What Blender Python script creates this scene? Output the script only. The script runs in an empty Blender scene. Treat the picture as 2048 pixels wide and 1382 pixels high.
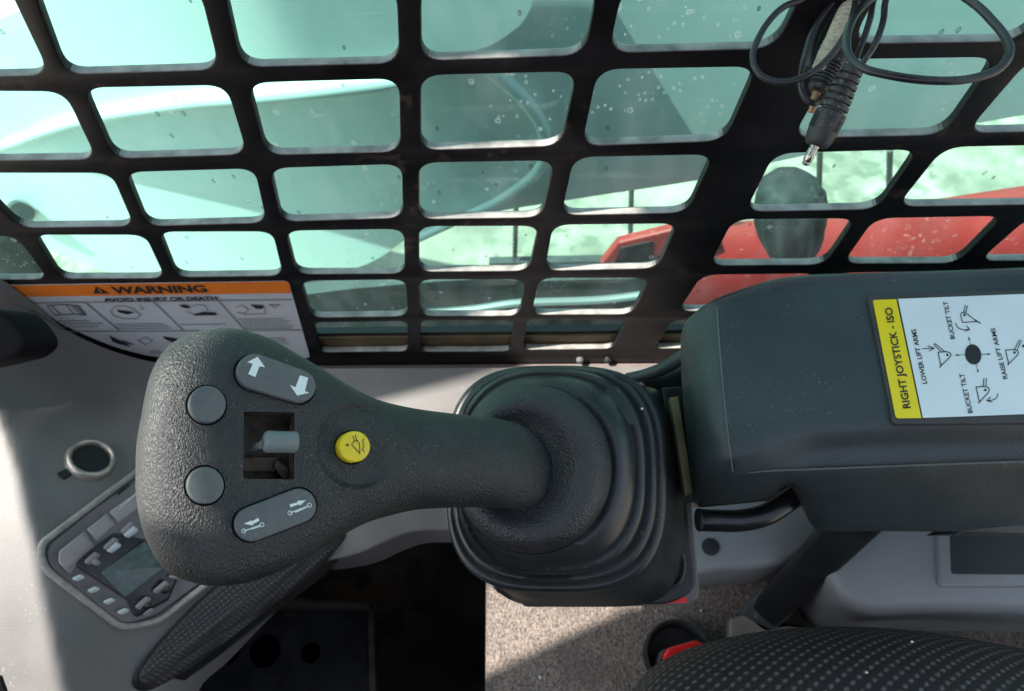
import bpy, bmesh, math, random
import numpy as np
from mathutils import Vector, Matrix
random.seed(7)
S = bpy.context.scene
COL = S.collection

# ---------------------------------------------------------------- camera
FPX, CX, CY = 1450.0, 1024.0, 691.0
AX = np.array([.9967, -.0087, -.0808]); AX /= np.linalg.norm(AX)     # world X (to the rear) seen in camera axes
AZ = -np.array([.0749, .4834, .872]); AZ -= AX*(AZ@AX); AZ /= np.linalg.norm(AZ)
AY = np.cross(AZ, AX)
CAMZ = 1.20
right = Vector((AX[0], AY[0], AZ[0])); down = Vector((AX[1], AY[1], AZ[1])); fwd = Vector((AX[2], AY[2], AZ[2]))
cd = bpy.data.cameras.new('camera'); cam = bpy.data.objects.new('camera', cd); COL.objects.link(cam)
M = Matrix((right, -down, -fwd)).transposed().to_4x4(); M.translation = Vector((0, 0, CAMZ))
cam.matrix_world = M
cd.sensor_width = 36; cd.lens = 36*FPX/2048; cd.clip_start = .01; cd.clip_end = 300
cd.dof.use_dof = True; cd.dof.focus_distance = .29; cd.dof.aperture_fstop = 22
S.camera = cam

# ---------------------------------------------------------------- light
SUN = Vector((-.50, -.08, .86)).normalized()
w = bpy.data.worlds.new('World'); S.world = w; w.use_nodes = True
nt = w.node_tree
sky = nt.nodes.new('ShaderNodeTexSky'); sky.sky_type = 'NISHITA'; sky.sun_disc = False
sky.sun_elevation = math.asin(SUN.z); sky.sun_rotation = math.atan2(SUN.x, SUN.y)
bg = nt.nodes['Background']; bg.inputs[1].default_value = .15
sky.air_density = 1.0; sky.dust_density = 2.0; sky.ozone_density = .6
hs = nt.nodes.new('ShaderNodeHueSaturation'); hs.inputs['Saturation'].default_value = .55
nt.links.new(sky.outputs[0], hs.inputs['Color']); nt.links.new(hs.outputs[0], bg.inputs[0])
sd = bpy.data.lights.new('sun', 'SUN'); sd.energy = 4.6; sd.angle = math.radians(.6); sd.color = (1, .93, .84)
so = bpy.data.objects.new('sun', sd); COL.objects.link(so); so.rotation_euler = SUN.to_track_quat('Z', 'Y').to_euler()
S.view_settings.view_transform = 'Standard'; S.view_settings.look = 'None'
S.view_settings.exposure = 1.4; S.view_settings.gamma = 1; S.view_settings.use_curve_mapping = False

# ---------------------------------------------------------------- geometry helpers
def ray(px, py):
    c = Vector(((px-CX)/FPX, (py-CY)/FPX, 1.0))
    return right*c.x + down*c.y + fwd*c.z
CAM = Vector((0, 0, CAMZ))
def D(px, py, z): return CAM + ray(px, py)*z                          # by distance along the view axis
def HP(h):                                                            # horizontal plane h below the eye
    return lambda x, y, o=0: (lambda r: CAM + r*((-h+o)/r.z))(ray(x, y))
def WP(Y):                                                            # upright plane parallel to the side wall
    return lambda x, y, o=0: (lambda r: CAM + r*((Y-o)/r.y))(ray(x, y))
def GP(P0, n):
    n = n.normalized()
    def f(x, y, o=0):
        r = ray(x, y); t = (n.dot(P0-CAM))/n.dot(r)
        return CAM + r*t + n*o
    return f
def camvec(x, y, z): return (right*x + down*y + fwd*z).normalized()

def link(name, me, mat=None, parent=None, smooth=True):
    o = bpy.data.objects.new(name, me); COL.objects.link(o)
    if mat: me.materials.append(mat)
    if smooth:
        for p in me.polygons: p.use_smooth = True
    if parent: o.parent = parent
    return o
def sharp(o, ang=35):
    bm = bmesh.new(); bm.from_mesh(o.data); bm.normal_update()
    a = math.radians(ang)
    for e in bm.edges:
        if len(e.link_faces) == 2 and e.calc_face_angle(0) > a: e.smooth = False
    bm.to_mesh(o.data); bm.free(); return o
def mesh(name, verts, faces, mat=None, parent=None, smooth=True, ang=35, fix=True):
    me = bpy.data.meshes.new(name); me.from_pydata([tuple(v) for v in verts], [], faces); me.validate()
    if fix:
        bm = bmesh.new(); bm.from_mesh(me); bmesh.ops.remove_doubles(bm, verts=bm.verts, dist=2e-7)
        bmesh.ops.recalc_face_normals(bm, faces=bm.faces); bm.to_mesh(me); bm.free()
    o = link(name, me, mat, parent, smooth)
    if smooth and ang: sharp(o, ang)
    return o
def thing(name, label, cat, loc=(0, 0, 0), group=None):
    o = bpy.data.objects.new(name, None); COL.objects.link(o); o.empty_display_size = .02
    o['label'] = label; o['category'] = cat
    if group: o['group'] = group
    o['_l'] = 1; del o['_l']
    o.location = loc; ROOTS.append((o, Vector(loc)))
    return o
ROOTS = []
def tag(o, label, cat, group=None):
    o['label'] = label; o['category'] = cat
    if group: o['group'] = group
    return o
def struct(o): o['kind'] = 'structure'; return o

def catmull(pts, n=8, closed=False):
    P = [np.array(p, float) for p in pts]; out = []; m = len(P)
    rng = range(m if closed else m-1)
    for i in rng:
        if closed: a, b, c, d = P[(i-1) % m], P[i], P[(i+1) % m], P[(i+2) % m]
        else: a, b, c, d = P[max(i-1, 0)], P[i], P[i+1], P[min(i+2, m-1)]
        for k in range(n):
            t = k/n
            out.append(.5*((2*b)+(-a+c)*t+(2*a-5*b+4*c-d)*t*t+(-a+3*b-3*c+d)*t**3))
    if not closed: out.append(P[-1])
    return out
def roundpoly(pts, r, seg=5):
    m = len(pts); out = []
    rr = r if isinstance(r, (list, tuple)) else [r]*m
    for i in range(m):
        p = np.array(pts[i], float); a = np.array(pts[i-1], float); b = np.array(pts[(i+1) % m], float)
        u = a-p; v = b-p; lu = np.linalg.norm(u); lv = np.linalg.norm(v)
        d = min(rr[i], .48*lu, .48*lv)
        if d < 1e-6: out.append(p); continue
        s = p+u/lu*d; e = p+v/lv*d
        for k in range(seg+1):
            t = k/seg; out.append((1-t)**2*s+2*t*(1-t)*p+t*t*e)
    return out
def loft(name, loops, mat, parent=None, cap0=True, cap1=True, closed=True, ang=35):
    n = len(loops[0]); V = [v for L in loops for v in L]; F = []
    for i in range(len(loops)-1):
        for j in range(n if closed else n-1):
            k = (j+1) % n
            F.append((i*n+j, i*n+k, (i+1)*n+k, (i+1)*n+j))
    if cap0: F.append(tuple(range(n))[::-1])
    if cap1: F.append(tuple((len(loops)-1)*n+j for j in range(n)))
    return mesh(name, V, F, mat, parent, ang=ang)
def slab(name, top, vec, mat, parent=None, bev=0, seg=3, hole=None):
    """solid: polygon `top` (3D points) pushed along vec, its top edge bevelled"""
    vec = Vector(vec); n = len(top)
    me = bpy.data.meshes.new(name); bm = bmesh.new()
    a = [bm.verts.new(p) for p in top]; b = [bm.verts.new(Vector(p)+vec) for p in top]
    f0 = bm.faces.new(a); bm.faces.new(b[::-1])
    for i in range(n): bm.faces.new((a[i], b[i], b[(i+1) % n], a[(i+1) % n]))
    bmesh.ops.recalc_face_normals(bm, faces=bm.faces)
    if bev:
        es = [e for e in f0.edges]
        bmesh.ops.bevel(bm, geom=es, offset=bev, segments=seg, affect='EDGES', profile=.5)
    bm.to_mesh(me); bm.free()
    o = link(name, me, mat, parent); sharp(o, 40 if not bev else 50); return o
def box(name, lo, hi, mat, parent=None, bev=0):
    x0, y0, z0 = lo; x1, y1, z1 = hi
    return slab(name, [Vector((x0, y0, z1)), Vector((x1, y0, z1)), Vector((x1, y1, z1)), Vector((x0, y1, z1))], (0, 0, z0-z1), mat, parent, bev)
def tube(name, pts, r, mat, parent=None, n=12, sub=6, cap=True, wob=None):
    P = [Vector(p) for p in catmull([tuple(p) for p in pts], sub)] if sub > 1 else [Vector(p) for p in pts]
    R = r if callable(r) else (lambda t: r)
    loops = []; up = None
    for i, p in enumerate(P):
        d = (P[min(i+1, len(P)-1)]-P[max(i-1, 0)]).normalized()
        if up is None:
            up = d.orthogonal().normalized()
        up = (up-d*up.dot(d)).normalized(); s = d.cross(up)
        rr = R(i/(len(P)-1))
        loops.append([p+(up*math.cos(2*math.pi*k/n)+s*math.sin(2*math.pi*k/n))*rr for k in range(n)])
    return loft(name, loops, mat, parent, cap, cap)
def lathe(name, p0, p1, prof, mat, parent=None, n=24, ang=35):
    """prof: list of (t along p0->p1, radius)"""
    p0 = Vector(p0); p1 = Vector(p1); d = (p1-p0).normalized(); u = d.orthogonal().normalized(); s = d.cross(u)
    loops = [[p0+(p1-p0)*t+(u*math.cos(2*math.pi*k/n)+s*math.sin(2*math.pi*k/n))*r for k in range(n)] for t, r in prof]
    return loft(name, loops, mat, parent, ang=ang)
def boolean(o, cutters):
    par = o.parent; o.parent = None
    for c in cutters:
        m = o.modifiers.new('cut', 'BOOLEAN'); m.operation = 'DIFFERENCE'; m.solver = 'EXACT'; m.object = c
    dg = bpy.context.evaluated_depsgraph_get(); dg.update()
    me = bpy.data.meshes.new_from_object(o.evaluated_get(dg))
    o.modifiers.clear(); old = o.data; o.data = me; bpy.data.meshes.remove(old)
    for c in cutters: bpy.data.objects.remove(c)
    o.parent = par
    for p in o.data.polygons: p.use_smooth = True
    sharp(o, 38)

# printed marks: everything in picture coordinates of the printed sheet, laid on the sheet's real plane
class Ink:
    def __init__(s): s.v = []; s.f = []
    def poly(s, pts):
        b = len(s.v); s.v += [tuple(map(float, p[:2])) for p in pts]; s.f.append(tuple(range(b, b+len(pts))))
    def line(s, pts, wd):
        for a, b in zip(pts[:-1], pts[1:]):
            a = np.array(a, float); b = np.array(b, float); d = b-a; L = np.linalg.norm(d)
            if L < 1e-6: continue
            d /= L; n = np.array([-d[1], d[0]])*wd/2; e = d*wd*.3
            s.poly([a-e-n, b+e-n, b+e+n, a-e+n])
    def disc(s, c, r, ry=None, rot=0, n=20):
        ry = ry or r; q = []
        for k in range(n):
            x = r*math.cos(2*math.pi*k/n); y = ry*math.sin(2*math.pi*k/n)
            q.append((c[0]+x*math.cos(rot)-y*math.sin(rot), c[1]+x*math.sin(rot)+y*math.cos(rot)))
        s.poly(q)
    def ring(s, c, r, wd, n=18):
        s.line([(c[0]+r*math.cos(2*math.pi*k/n), c[1]+r*math.sin(2*math.pi*k/n)) for k in range(n+1)], wd)
    def text(s, body, a, b, up, bold=.012):
        """baseline runs a->b exactly, cap height vector = up"""
        cu = bpy.data.curves.new('t', 'FONT'); cu.body = body; cu.size = 1; cu.resolution_u = 3; cu.offset = bold
        ob = bpy.data.objects.new('t', cu); COL.objects.link(ob)
        dg = bpy.context.evaluated_depsgraph_get(); dg.update()
        me = bpy.data.meshes.new_from_object(ob.evaluated_get(dg))
        xs = [v.co.x for v in me.vertices]; x0, x1 = min(xs), max(xs)
        cap = .7
        a = np.array(a, float); b = np.array(b, float); up = np.array(up, float); base = len(s.v)
        for v in me.vertices:
            q = a+(b-a)*((v.co.x-x0)/(x1-x0))+up*(v.co.y/cap); s.v.append((q[0], q[1]))
        for p in me.polygons: s.f.append(tuple(base+i for i in p.vertices))
        bpy.data.objects.remove(ob); bpy.data.curves.remove(cu); bpy.data.meshes.remove(me)
    def make(s, name, fn, off, mat, parent):
        return mesh(name, [fn(x, y, off) for x, y in s.v], s.f, mat, parent, smooth=False, fix=False)

# ---------------------------------------------------------------- materials
MATS = {}
def mat(name, col, rough=.5, metal=0, bump=None, var=None, spec=.5, dust=None, coat=0):
    """bump=(scale, strength, stretch) ; var=(scale, amount) ; dust=(scale, threshold, colour)"""
    m = bpy.data.materials.new(name); m.use_nodes = True; N = m.node_tree.nodes; L = m.node_tree.links
    b = N['Principled BSDF']; b.inputs['Roughness'].default_value = rough; b.inputs['Metallic'].default_value = metal
    b.inputs['Specular IOR Level'].default_value = spec; b.inputs['Coat Weight'].default_value = coat
    tc = N.new('ShaderNodeTexCoord'); out = None
    def noise(sc, det=4, stretch=None):
        n = N.new('ShaderNodeTexNoise'); n.inputs['Scale'].default_value = sc; n.inputs['Detail'].default_value = det
        if stretch:
            mp = N.new('ShaderNodeMapping'); mp.inputs['Scale'].default_value = stretch
            L.new(tc.outputs['Object'], mp.inputs['Vector']); L.new(mp.outputs[0], n.inputs['Vector'])
        else: L.new(tc.outputs['Object'], n.inputs['Vector'])
        return n
    rgb = N.new('ShaderNodeRGB'); rgb.outputs[0].default_value = (*col, 1); out = rgb.outputs[0]
    if var:
        n = noise(var[0], 6); r = N.new('ShaderNodeMapRange'); r.inputs[1].default_value = .3; r.inputs[2].default_value = .7
        r.inputs[3].default_value = 1-var[1]; r.inputs[4].default_value = 1+var[1]; L.new(n.outputs[0], r.inputs[0])
        mx = N.new('ShaderNodeMix'); mx.data_type = 'RGBA'; mx.blend_type = 'MULTIPLY'; mx.inputs[0].default_value = 1
        L.new(out, mx.inputs[6]); L.new(r.outputs[0], mx.inputs[7]); out = mx.outputs[2]
        rr = N.new('ShaderNodeMapRange'); rr.inputs[1].default_value = .3; rr.inputs[2].default_value = .7
        rr.inputs[3].default_value = max(rough-.08, 0); rr.inputs[4].default_value = min(rough+.08, 1)
        L.new(n.outputs[0], rr.inputs[0]); L.new(rr.outputs[0], b.inputs['Roughness'])
    if dust:
        n = noise(dust[0], 5); r = N.new('ShaderNodeMapRange'); r.inputs[1].default_value = dust[1]; r.inputs[2].default_value = dust[1]+.09
        L.new(n.outputs[0], r.inputs[0])
        n2 = noise(dust[0]*.07, 3); r2 = N.new('ShaderNodeMapRange'); r2.inputs[1].default_value = .42; r2.inputs[2].default_value = .62
        L.new(n2.outputs[0], r2.inputs[0])
        mu = N.new('ShaderNodeMath'); mu.operation = 'MULTIPLY'; L.new(r.outputs[0], mu.inputs[0]); L.new(r2.outputs[0], mu.inputs[1])
        mx = N.new('ShaderNodeMix'); mx.data_type = 'RGBA'; mx.inputs[7].default_value = (*dust[2], 1)
        L.new(mu.outputs[0], mx.inputs[0]); L.new(out, mx.inputs[6]); out = mx.outputs[2]
    L.new(out, b.inputs['Base Color'])
    if bump:
        n = noise(bump[0], 2.5 if len(bump) > 3 else 5, bump[2] if len(bump) > 2 else None)
        if len(bump) > 3:
            v = N.new('ShaderNodeTexVoronoi'); v.inputs['Scale'].default_value = bump[0]*1.1; v.feature = 'SMOOTH_F1'
            ad = N.new('ShaderNodeVectorMath'); ad.operation = 'ADD'; sc_ = N.new('ShaderNodeVectorMath'); sc_.operation = 'SCALE'; sc_.inputs['Scale'].default_value = .0014
            L.new(n.outputs['Color'], sc_.inputs[0]); L.new(tc.outputs['Object'], ad.inputs[0]); L.new(sc_.outputs[0], ad.inputs[1])
            mp_ = N.new('ShaderNodeMapping'); mp_.inputs['Scale'].default_value = bump[2] or (1, 1, 1); L.new(ad.outputs[0], mp_.inputs[0]); L.new(mp_.outputs[0], v.inputs['Vector'])
            sm = N.new('ShaderNodeMath'); sm.operation = 'ADD'; L.new(v.outputs['Distance'], sm.inputs[0]); L.new(n.outputs[0], sm.inputs[1])
            class _O: pass
            nn = _O(); nn.outputs = [sm.outputs[0]]; n = nn
        bp = N.new('ShaderNodeBump'); bp.inputs['Strength'].default_value = bump[1]; bp.inputs['Distance'].default_value = .001
        L.new(n.outputs[0], bp.inputs['Height']); L.new(bp.outputs[0], b.inputs['Normal'])
    m.diffuse_color = (*col, 1)
    return m
def sunlit_top_tint(m):
    # pale tone of sunlit ledges painted into upward faces, with dusty mottling
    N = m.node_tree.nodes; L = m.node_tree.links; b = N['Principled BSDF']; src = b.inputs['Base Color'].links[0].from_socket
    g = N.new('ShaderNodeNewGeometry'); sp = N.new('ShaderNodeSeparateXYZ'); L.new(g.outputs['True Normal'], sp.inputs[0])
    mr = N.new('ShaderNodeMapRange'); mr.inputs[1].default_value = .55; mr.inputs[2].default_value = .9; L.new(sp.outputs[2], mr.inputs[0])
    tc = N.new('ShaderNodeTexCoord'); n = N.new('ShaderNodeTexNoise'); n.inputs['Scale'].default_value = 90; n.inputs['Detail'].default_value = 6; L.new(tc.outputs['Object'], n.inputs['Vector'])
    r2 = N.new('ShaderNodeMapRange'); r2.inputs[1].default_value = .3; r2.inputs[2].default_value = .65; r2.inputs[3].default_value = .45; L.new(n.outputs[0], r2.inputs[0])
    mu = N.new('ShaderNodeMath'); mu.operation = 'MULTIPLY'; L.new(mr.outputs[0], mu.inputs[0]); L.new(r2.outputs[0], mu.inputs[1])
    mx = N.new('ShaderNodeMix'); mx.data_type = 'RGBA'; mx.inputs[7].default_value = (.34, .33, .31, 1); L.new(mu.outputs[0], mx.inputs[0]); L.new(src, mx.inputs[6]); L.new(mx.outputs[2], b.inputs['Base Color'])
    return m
grip_m = mat('grip rubber', (.021, .0245, .026), .46, bump=(1700, .55, (1, .55, .75), 1), var=(60, .3), dust=(1100, .59, (.13, .12, .115)), spec=.5)
shaft_m = grip_m
boot_m = mat('boot rubber', (.018, .022, .024), .36, bump=(500, .08), var=(30, .35), dust=(500, .60, (.085, .085, .08)))
collar_m = mat('collar rubber', (.028, .029, .033), .4, bump=(950, .55, (1, 1, 1), 1), var=(60, .2), dust=(1200, .66, (.1, .1, .1)))
arm_m = mat('armrest plastic', (.030, .042, .047), .44, bump=(1600, .3), var=(18, .3), dust=(620, .61, (.10, .105, .105)))
dark_m = mat('dark plastic', (.012, .014, .016), .5, bump=(800, .15), var=(30, .3), dust=(600, .64, (.07, .07, .06)))
gloss_m = mat('black gloss tube', (.01, .011, .012), .25)
but_m = mat('button grey', (.105, .118, .120), .5, bump=(2200, .12), var=(220, .12), dust=(900, .62, (.20, .20, .19)))
yel_m = mat('yellow button', (.80, .62, .02), .45, bump=(2500, .05), var=(300, .06))
white_ink = mat('white print', (.75, .85, .83), .6)
black_ink = mat('black print', (.012, .014, .016), .6)
grey_ink = mat('grey print', (.22, .23, .24), .6)
grille_m = sunlit_top_tint(mat('black powder coat', (.009, .008, .009), .42, bump=(420, .10), var=(25, .5), dust=(110, .60, (.038, .026, .021)), spec=.25))
cream_m = mat('warm grey plastic', (.160, .155, .150), .55, bump=(1400, .3), var=(14, .2), dust=(420, .62, (.23, .22, .21)))
sky_pl = mat('cool grey plastic', (.22, .23, .24), .4, bump=(900, .06), var=(12, .08))
label_w = mat('label white', (.72, .78, .80), .35, var=(40, .03))
label_y = mat('label yellow', (.85, .66, .01), .35, var=(40, .04))
orange_m = mat('decal orange', (.80, .19, .012), .4, var=(60, .06))
decal_w = mat('decal white', (.54, .55, .57), .4, var=(40, .05))
carpet_m = mat('carpet', (.185, .155, .138), .95, bump=(620, 2.6, (1, .4, 1)), var=(520, .55), spec=.1, dust=(22, .50, (.105, .088, .078)))
foot_m = mat('footwell steel', (.022, .022, .024), .9, var=(14, .6), dust=(22, .48, (.075, .058, .042)), spec=.1)
navy_m = mat('navy panel', (.022, .024, .030), .7, var=(26, .5), dust=(60, .55, (.09, .08, .065)), spec=.15)
silver_m = mat('chrome ring', (.62, .60, .57), .25, 1)
brass_m = mat('plug metal', (.42, .39, .34), .25, 1)
red_m = mat('red paint', (.42, .028, .026), .45, var=(9, .25), bump=(200, .1), dust=(160, .6, (.62, .2, .17)))
redp_m = mat('red plastic', (.75, .02, .02), .4)
white_paint = mat('white paint', (.68, .78, .78), .4, var=(4, .06), bump=(60, .05))
conc_m = mat('pale concrete', (.36, .33, .26), .9, var=(9, .45), bump=(120, .4), dust=(26, .5, (.20, .20, .15)))
olive_m = mat('olive steel strip', (.22, .19, .10), .5, var=(60, .3))
amber_m = mat('amber seal', (.085, .058, .026), .6, var=(40, .5))
rope_m = mat('braided cord', (.50, .48, .36), .8, bump=(1500, .5), var=(400, .2))
cable_m = mat('cable sheath', (.018, .018, .021), .36, bump=(700, .12), var=(80, .5), dust=(500, .6, (.12, .09, .075)))
plug_m = mat('plug rubber', (.022, .021, .022), .5, bump=(900, .2), var=(120, .4), dust=(500, .57, (.14, .11, .09)))
lcd_m = mat('display glass', (.075, .11, .105), .22, var=(160, .35), dust=(260, .56, (.24, .27, .24)))
radio_m = mat('radio plastic', (.34, .30, .31), .38, bump=(700, .05), var=(60, .1))
radio_dark = mat('radio dark plastic', (.02, .022, .025), .3, var=(90, .3))
pocket_m = mat('pocket dirt', (.060, .046, .032), .8, var=(300, .6), dust=(500, .55, (.09, .07, .05)), bump=(600, .5))
lever_m = mat('thumb lever', (.17, .20, .205), .5, bump=(900, .3, (6, 1, 1)), dust=(900, .6, (.34, .34, .34)))
tyre_m = mat('dark grey steel', (.055, .065, .065), .6, var=(14, .3), dust=(160, .6, (.2, .2, .18)))

# ---------------------------------------------------------------- setting
gnd = WP(2.4)
g = mesh('ground', [Vector((-40, -40, -.3)), Vector((40, -40, -.3)), Vector((40, 60, -.3)), Vector((-40, 60, -.3))], [(0, 1, 2, 3)], conc_m); struct(g)
fl = box('floor', (-1.0, -1.0, .02), (1.2, .29, .06), foot_m); struct(fl)

# unseen blockers added for the light: roof, left and front panels; plus sill wall
fwl = None
cf = thing('cab_body', 'black steel cab body around the joystick, with unseen plates added to shape the light', 'cab', (-.6, 0, CAMZ))
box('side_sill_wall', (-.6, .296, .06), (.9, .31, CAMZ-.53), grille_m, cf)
box('left_sky_blocker', (-.6, -.5, .06), (.7, -.47, CAMZ+.05), grille_m, cf)  # unseen panel added to block sky light from the left
box('front_sun_blocker', (-.53, -.5, .06), (-.50, .27, CAMZ-.44), foot_m, cf)  # unseen panel added to keep sun out of the footwell
# ---------------------------------------------------------------- side grille
WY = .277
wall = WP(WY)
OP = [
 [(-420,-280),(-75,-280),(15,-55),(-330,-50)], [(0,-282),(335,-285),(392,-52),(78,-52)], [(390,-285),(785,-287),(792,-52),(440,-52)], [(845,-287),(1260,-290),(1205,-52),(841,-52)], [(1320,-290),(1740,-293),(1620,-52),(1255,-52)],
 [(-60,-30),(15,-30),(100,150),(-60,155)], [(62,-30),(397,-30),(439,140),(128,150)], [(445,-30),(793,-30),(799,127),(482,135)],
 [(840,-30),(1197,-30),(1169,111),(841,122)], [(1247,-30),(1613,-30),(1550,98),(1217,107)], [(1765,-30),(2140,-30),(2040,84),(1702,89)], [(2190,-30),(2400,-30),(2400,75),(2090,80)],
 [(-60,183),(128,183),(193,319),(-60,323)], [(164,176),(452,170),(494,309),(227,318)], [(494,166),(799,157),(801,304),(532,311)],
 [(840,151),(1155,143),(1122,292),(840,301)], [(1196,139),(1516,133),(1450,282),(1163,293)], [(1674,119),(1999,114),(1888,270),(1585,277)], [(2066,112),(2400,108),(2300,258),(1932,267)],
 [(-70,346),(222,346),(268,453),(38,456)], [(249,345),(509,337),(533,446),(293,453)], [(539,337),(804,328),(806,436),(562,444)],
 [(837,326),(1110,321),(1084,435),(837,439)], [(1148,315),(1428,309),(1374,426),(1122,431)], [(1549,307),(1840,299),(1755,419),(1491,424)], [(1890,294),(2300,286),(2200,408),(1794,414)],
 [(-60,473),(32,472),(96,559),(-60,560)], [(66,470),(290,470),(330,557),(120,558)], [(316,464),(545,463),(566,552),(352,555)], [(570,462),(808,458),(810,548),(592,549)],
 [(837,453),(1079,452),(1058,542),(837,544)], [(1106,450),(1356,447),(1315,537),(1089,542)], [(1467,439),(1714,437),(1650,530),(1419,532)], [(1750,437),(2010,432),(1915,527),(1686,528)], [(2062,432),(2400,428),(2300,520),(1958,523)],
 [(600,562),(812,559),(816,633),(622,636)], [(837,559),(1051,559),(1039,632),(840,633)], [(1079,556),(1300,556),(1265,629),(1062,630)], [(1405,550),(1637,547),(1580,619),(1356,623)], [(1672,546),(1930,542),(1860,614),(1622,618)], [(1965,541),(2250,538),(2180,610),(1900,613)],
 [(625,645),(815,642),(817,703),(640,705)], [(840,641),(1029,641),(1021,703),(841,704)], [(1055,638),(1253,640),(1225,698),(1045,700)], [(1345,640),(1565,636),(1510,694),(1308,698)], [(1590,636),(1840,632),(1780,690),(1540,694)],
]
def plate_curve(name, outer, holes, y, ext, bev, m, parent):
    cu = bpy.data.curves.new(name, 'CURVE'); cu.dimensions = '2D'; cu.fill_mode = 'BOTH'; cu.extrude = ext; cu.bevel_depth = bev; cu.bevel_resolution = 2
    for ring in [outer]+holes:
        sp = cu.splines.new('POLY'); sp.points.add(len(ring)-1); sp.use_cyclic_u = True
        for i, p in enumerate(ring): sp.points[i].co = (p[0], p[1], 0, 1)
    ob = bpy.data.objects.new(name, cu); COL.objects.link(ob)
    dg = bpy.context.evaluated_depsgraph_get(); dg.update()
    me = bpy.data.meshes.new_from_object(ob.evaluated_get(dg))
    bpy.data.objects.remove(ob); bpy.data.curves.remove(cu)
    for v in me.vertices: v.co = Vector((v.co.x, y-v.co.z, v.co.y))
    bm = bmesh.new(); bm.from_mesh(me); bmesh.ops.remove_doubles(bm, verts=bm.verts, dist=1e-6); bmesh.ops.recalc_face_normals(bm, faces=bm.faces); bm.to_mesh(me); bm.free()
    me.materials.clear(); me.materials.append(m)
    o = bpy.data.objects.new(name, me); COL.objects.link(o); o.parent = parent
    for p in me.polygons: p.use_smooth = True
    return sharp(o, 50)
def flat_plate(name, outer, holes, z, th, m, parent):
    cu = bpy.data.curves.new(name, 'CURVE'); cu.dimensions = '2D'; cu.fill_mode = 'BOTH'; cu.extrude = th/2
    for ring in [outer]+holes:
        sp_ = cu.splines.new('POLY'); sp_.points.add(len(ring)-1); sp_.use_cyclic_u = True
        for i, p in enumerate(ring): sp_.points[i].co = (p[0], p[1], 0, 1)
    ob = bpy.data.objects.new(name, cu); COL.objects.link(ob)
    dg = bpy.context.evaluated_depsgraph_get(); dg.update()
    me = bpy.data.meshes.new_from_object(ob.evaluated_get(dg)); bpy.data.objects.remove(ob)
    for v in me.vertices: v.co.z += z
    me.materials.clear(); me.materials.append(m)
    o = bpy.data.objects.new(name, me); COL.objects.link(o); o.parent = parent; return o
flat_plate('sun_patch_mask', [(-.895,.29),(-.868,.125),(-.852,.075),(-.840,.029),(-.843,-.02),(-.848,-.054),(-.88,-.35),(.3,-.35),(.3,.29)],
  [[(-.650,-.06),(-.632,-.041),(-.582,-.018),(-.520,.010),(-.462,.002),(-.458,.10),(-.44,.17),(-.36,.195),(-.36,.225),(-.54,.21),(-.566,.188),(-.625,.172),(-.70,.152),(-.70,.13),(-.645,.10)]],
  CAMZ+.36, .02, grille_m, cf)  # unseen plate, its edge and hole outlined to cast the wanted sun patches
gr = thing('window_guard', 'black steel mesh guard with rounded openings bolted over the side window', 'window guard', (0, WY, CAMZ-.5))
def w2(p):
    q = wall(*p); return (q.x, q.z)
def wav(pts):   # slightly wavy torch-cut upper edges
    return pts
bev = .0009
outer = [w2(p) for p in [(-420,-300),(2700,-300),(2700,735),(1400,733),(1000,731),(600,734),(300,738),(-420,738)]]
holes = []
for q in OP:
    sz = abs(q[3][1]-q[0][1])
    # grow a hair for the bevel; small radii at acute corners, larger at obtuse ones
    qq = [w2(p) for p in q]
    r = roundpoly([np.array(p) for p in qq], .0115 if sz > 70 else .0085, 7)
    c = sum(np.array(p) for p in r)/len(r)
    r = [p+(p-c)/np.linalg.norm(p-c)*bev*.8 for p in r]
    holes.append([(p[0], p[1]) for p in r])
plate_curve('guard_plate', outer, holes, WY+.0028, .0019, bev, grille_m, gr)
# folded lower lip and bolts
lip = [wall(560, 727, .0), wall(1420, 724, .0)]
box('lower_lip', (lip[0].x, WY-.022, CAMZ-.540), (lip[1].x+.02, WY-.0005, CAMZ-.532), mat('brown grey lip', (.17, .14, .135), .45, var=(40, .2), bump=(300, .1)), gr)
for px in (1160, 1215):
    c = wall(px, 722); lathe('bolt', c+Vector((0, .002, .004)), c+Vector((0, -.0035, .004)), [(0, .0032), (.7, .0032), (1, .002)], but_m if px < 1200 else dark_m, gr, 12)

# warning decal on the guard's blank panel
dec = slab('warning_decal', [wall(x, y, .0006) for x, y in roundpoly([(17,571),(577,563),(621,718)], [1, 10, 10], 4)+[(560,722)]+[tuple(p) for p in catmull([(470,722),(330,716),(250,700),(180,674),(110,640),(60,605),(17,571)], 4)][:-1]], (0, .0006, 0), decal_w, gr)
def z5(X, Y): return (X/3.2, 540+Y/3.2)
ink = Ink(); ink.poly([z5(*p) for p in [(48,101),(1838,73),(1848,80),(1864,148),(135,172),(90,140)]])
ink.make('orange_band', wall, .0010, orange_m, dec)
def put(name, fn, off, m, par, draw):
    k_ = Ink(); draw(k_); return k_.make(name, fn, off, m, par)
put('lettering', wall, .0014, black_ink, dec, lambda k: k.text('WARNING', z5(728,152), z5(1330,141), (-7.5,-13.5), .03))
put('hazard_triangle', wall, .0014, black_ink, dec, lambda k: k.poly([z5(*p) for p in [(598,152),(612,106),(700,150)]]))
put('exclamation_mark', wall, .0018, orange_m, dec, lambda k: k.line([z5(628,122), z5(648,142)], 2.2))
put('lettering', wall, .0014, black_ink, dec, lambda k: k.text('AVOID INJURY OR DEATH', z5(668,203), z5(1395,192), (-4,-6.8), .03))
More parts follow.
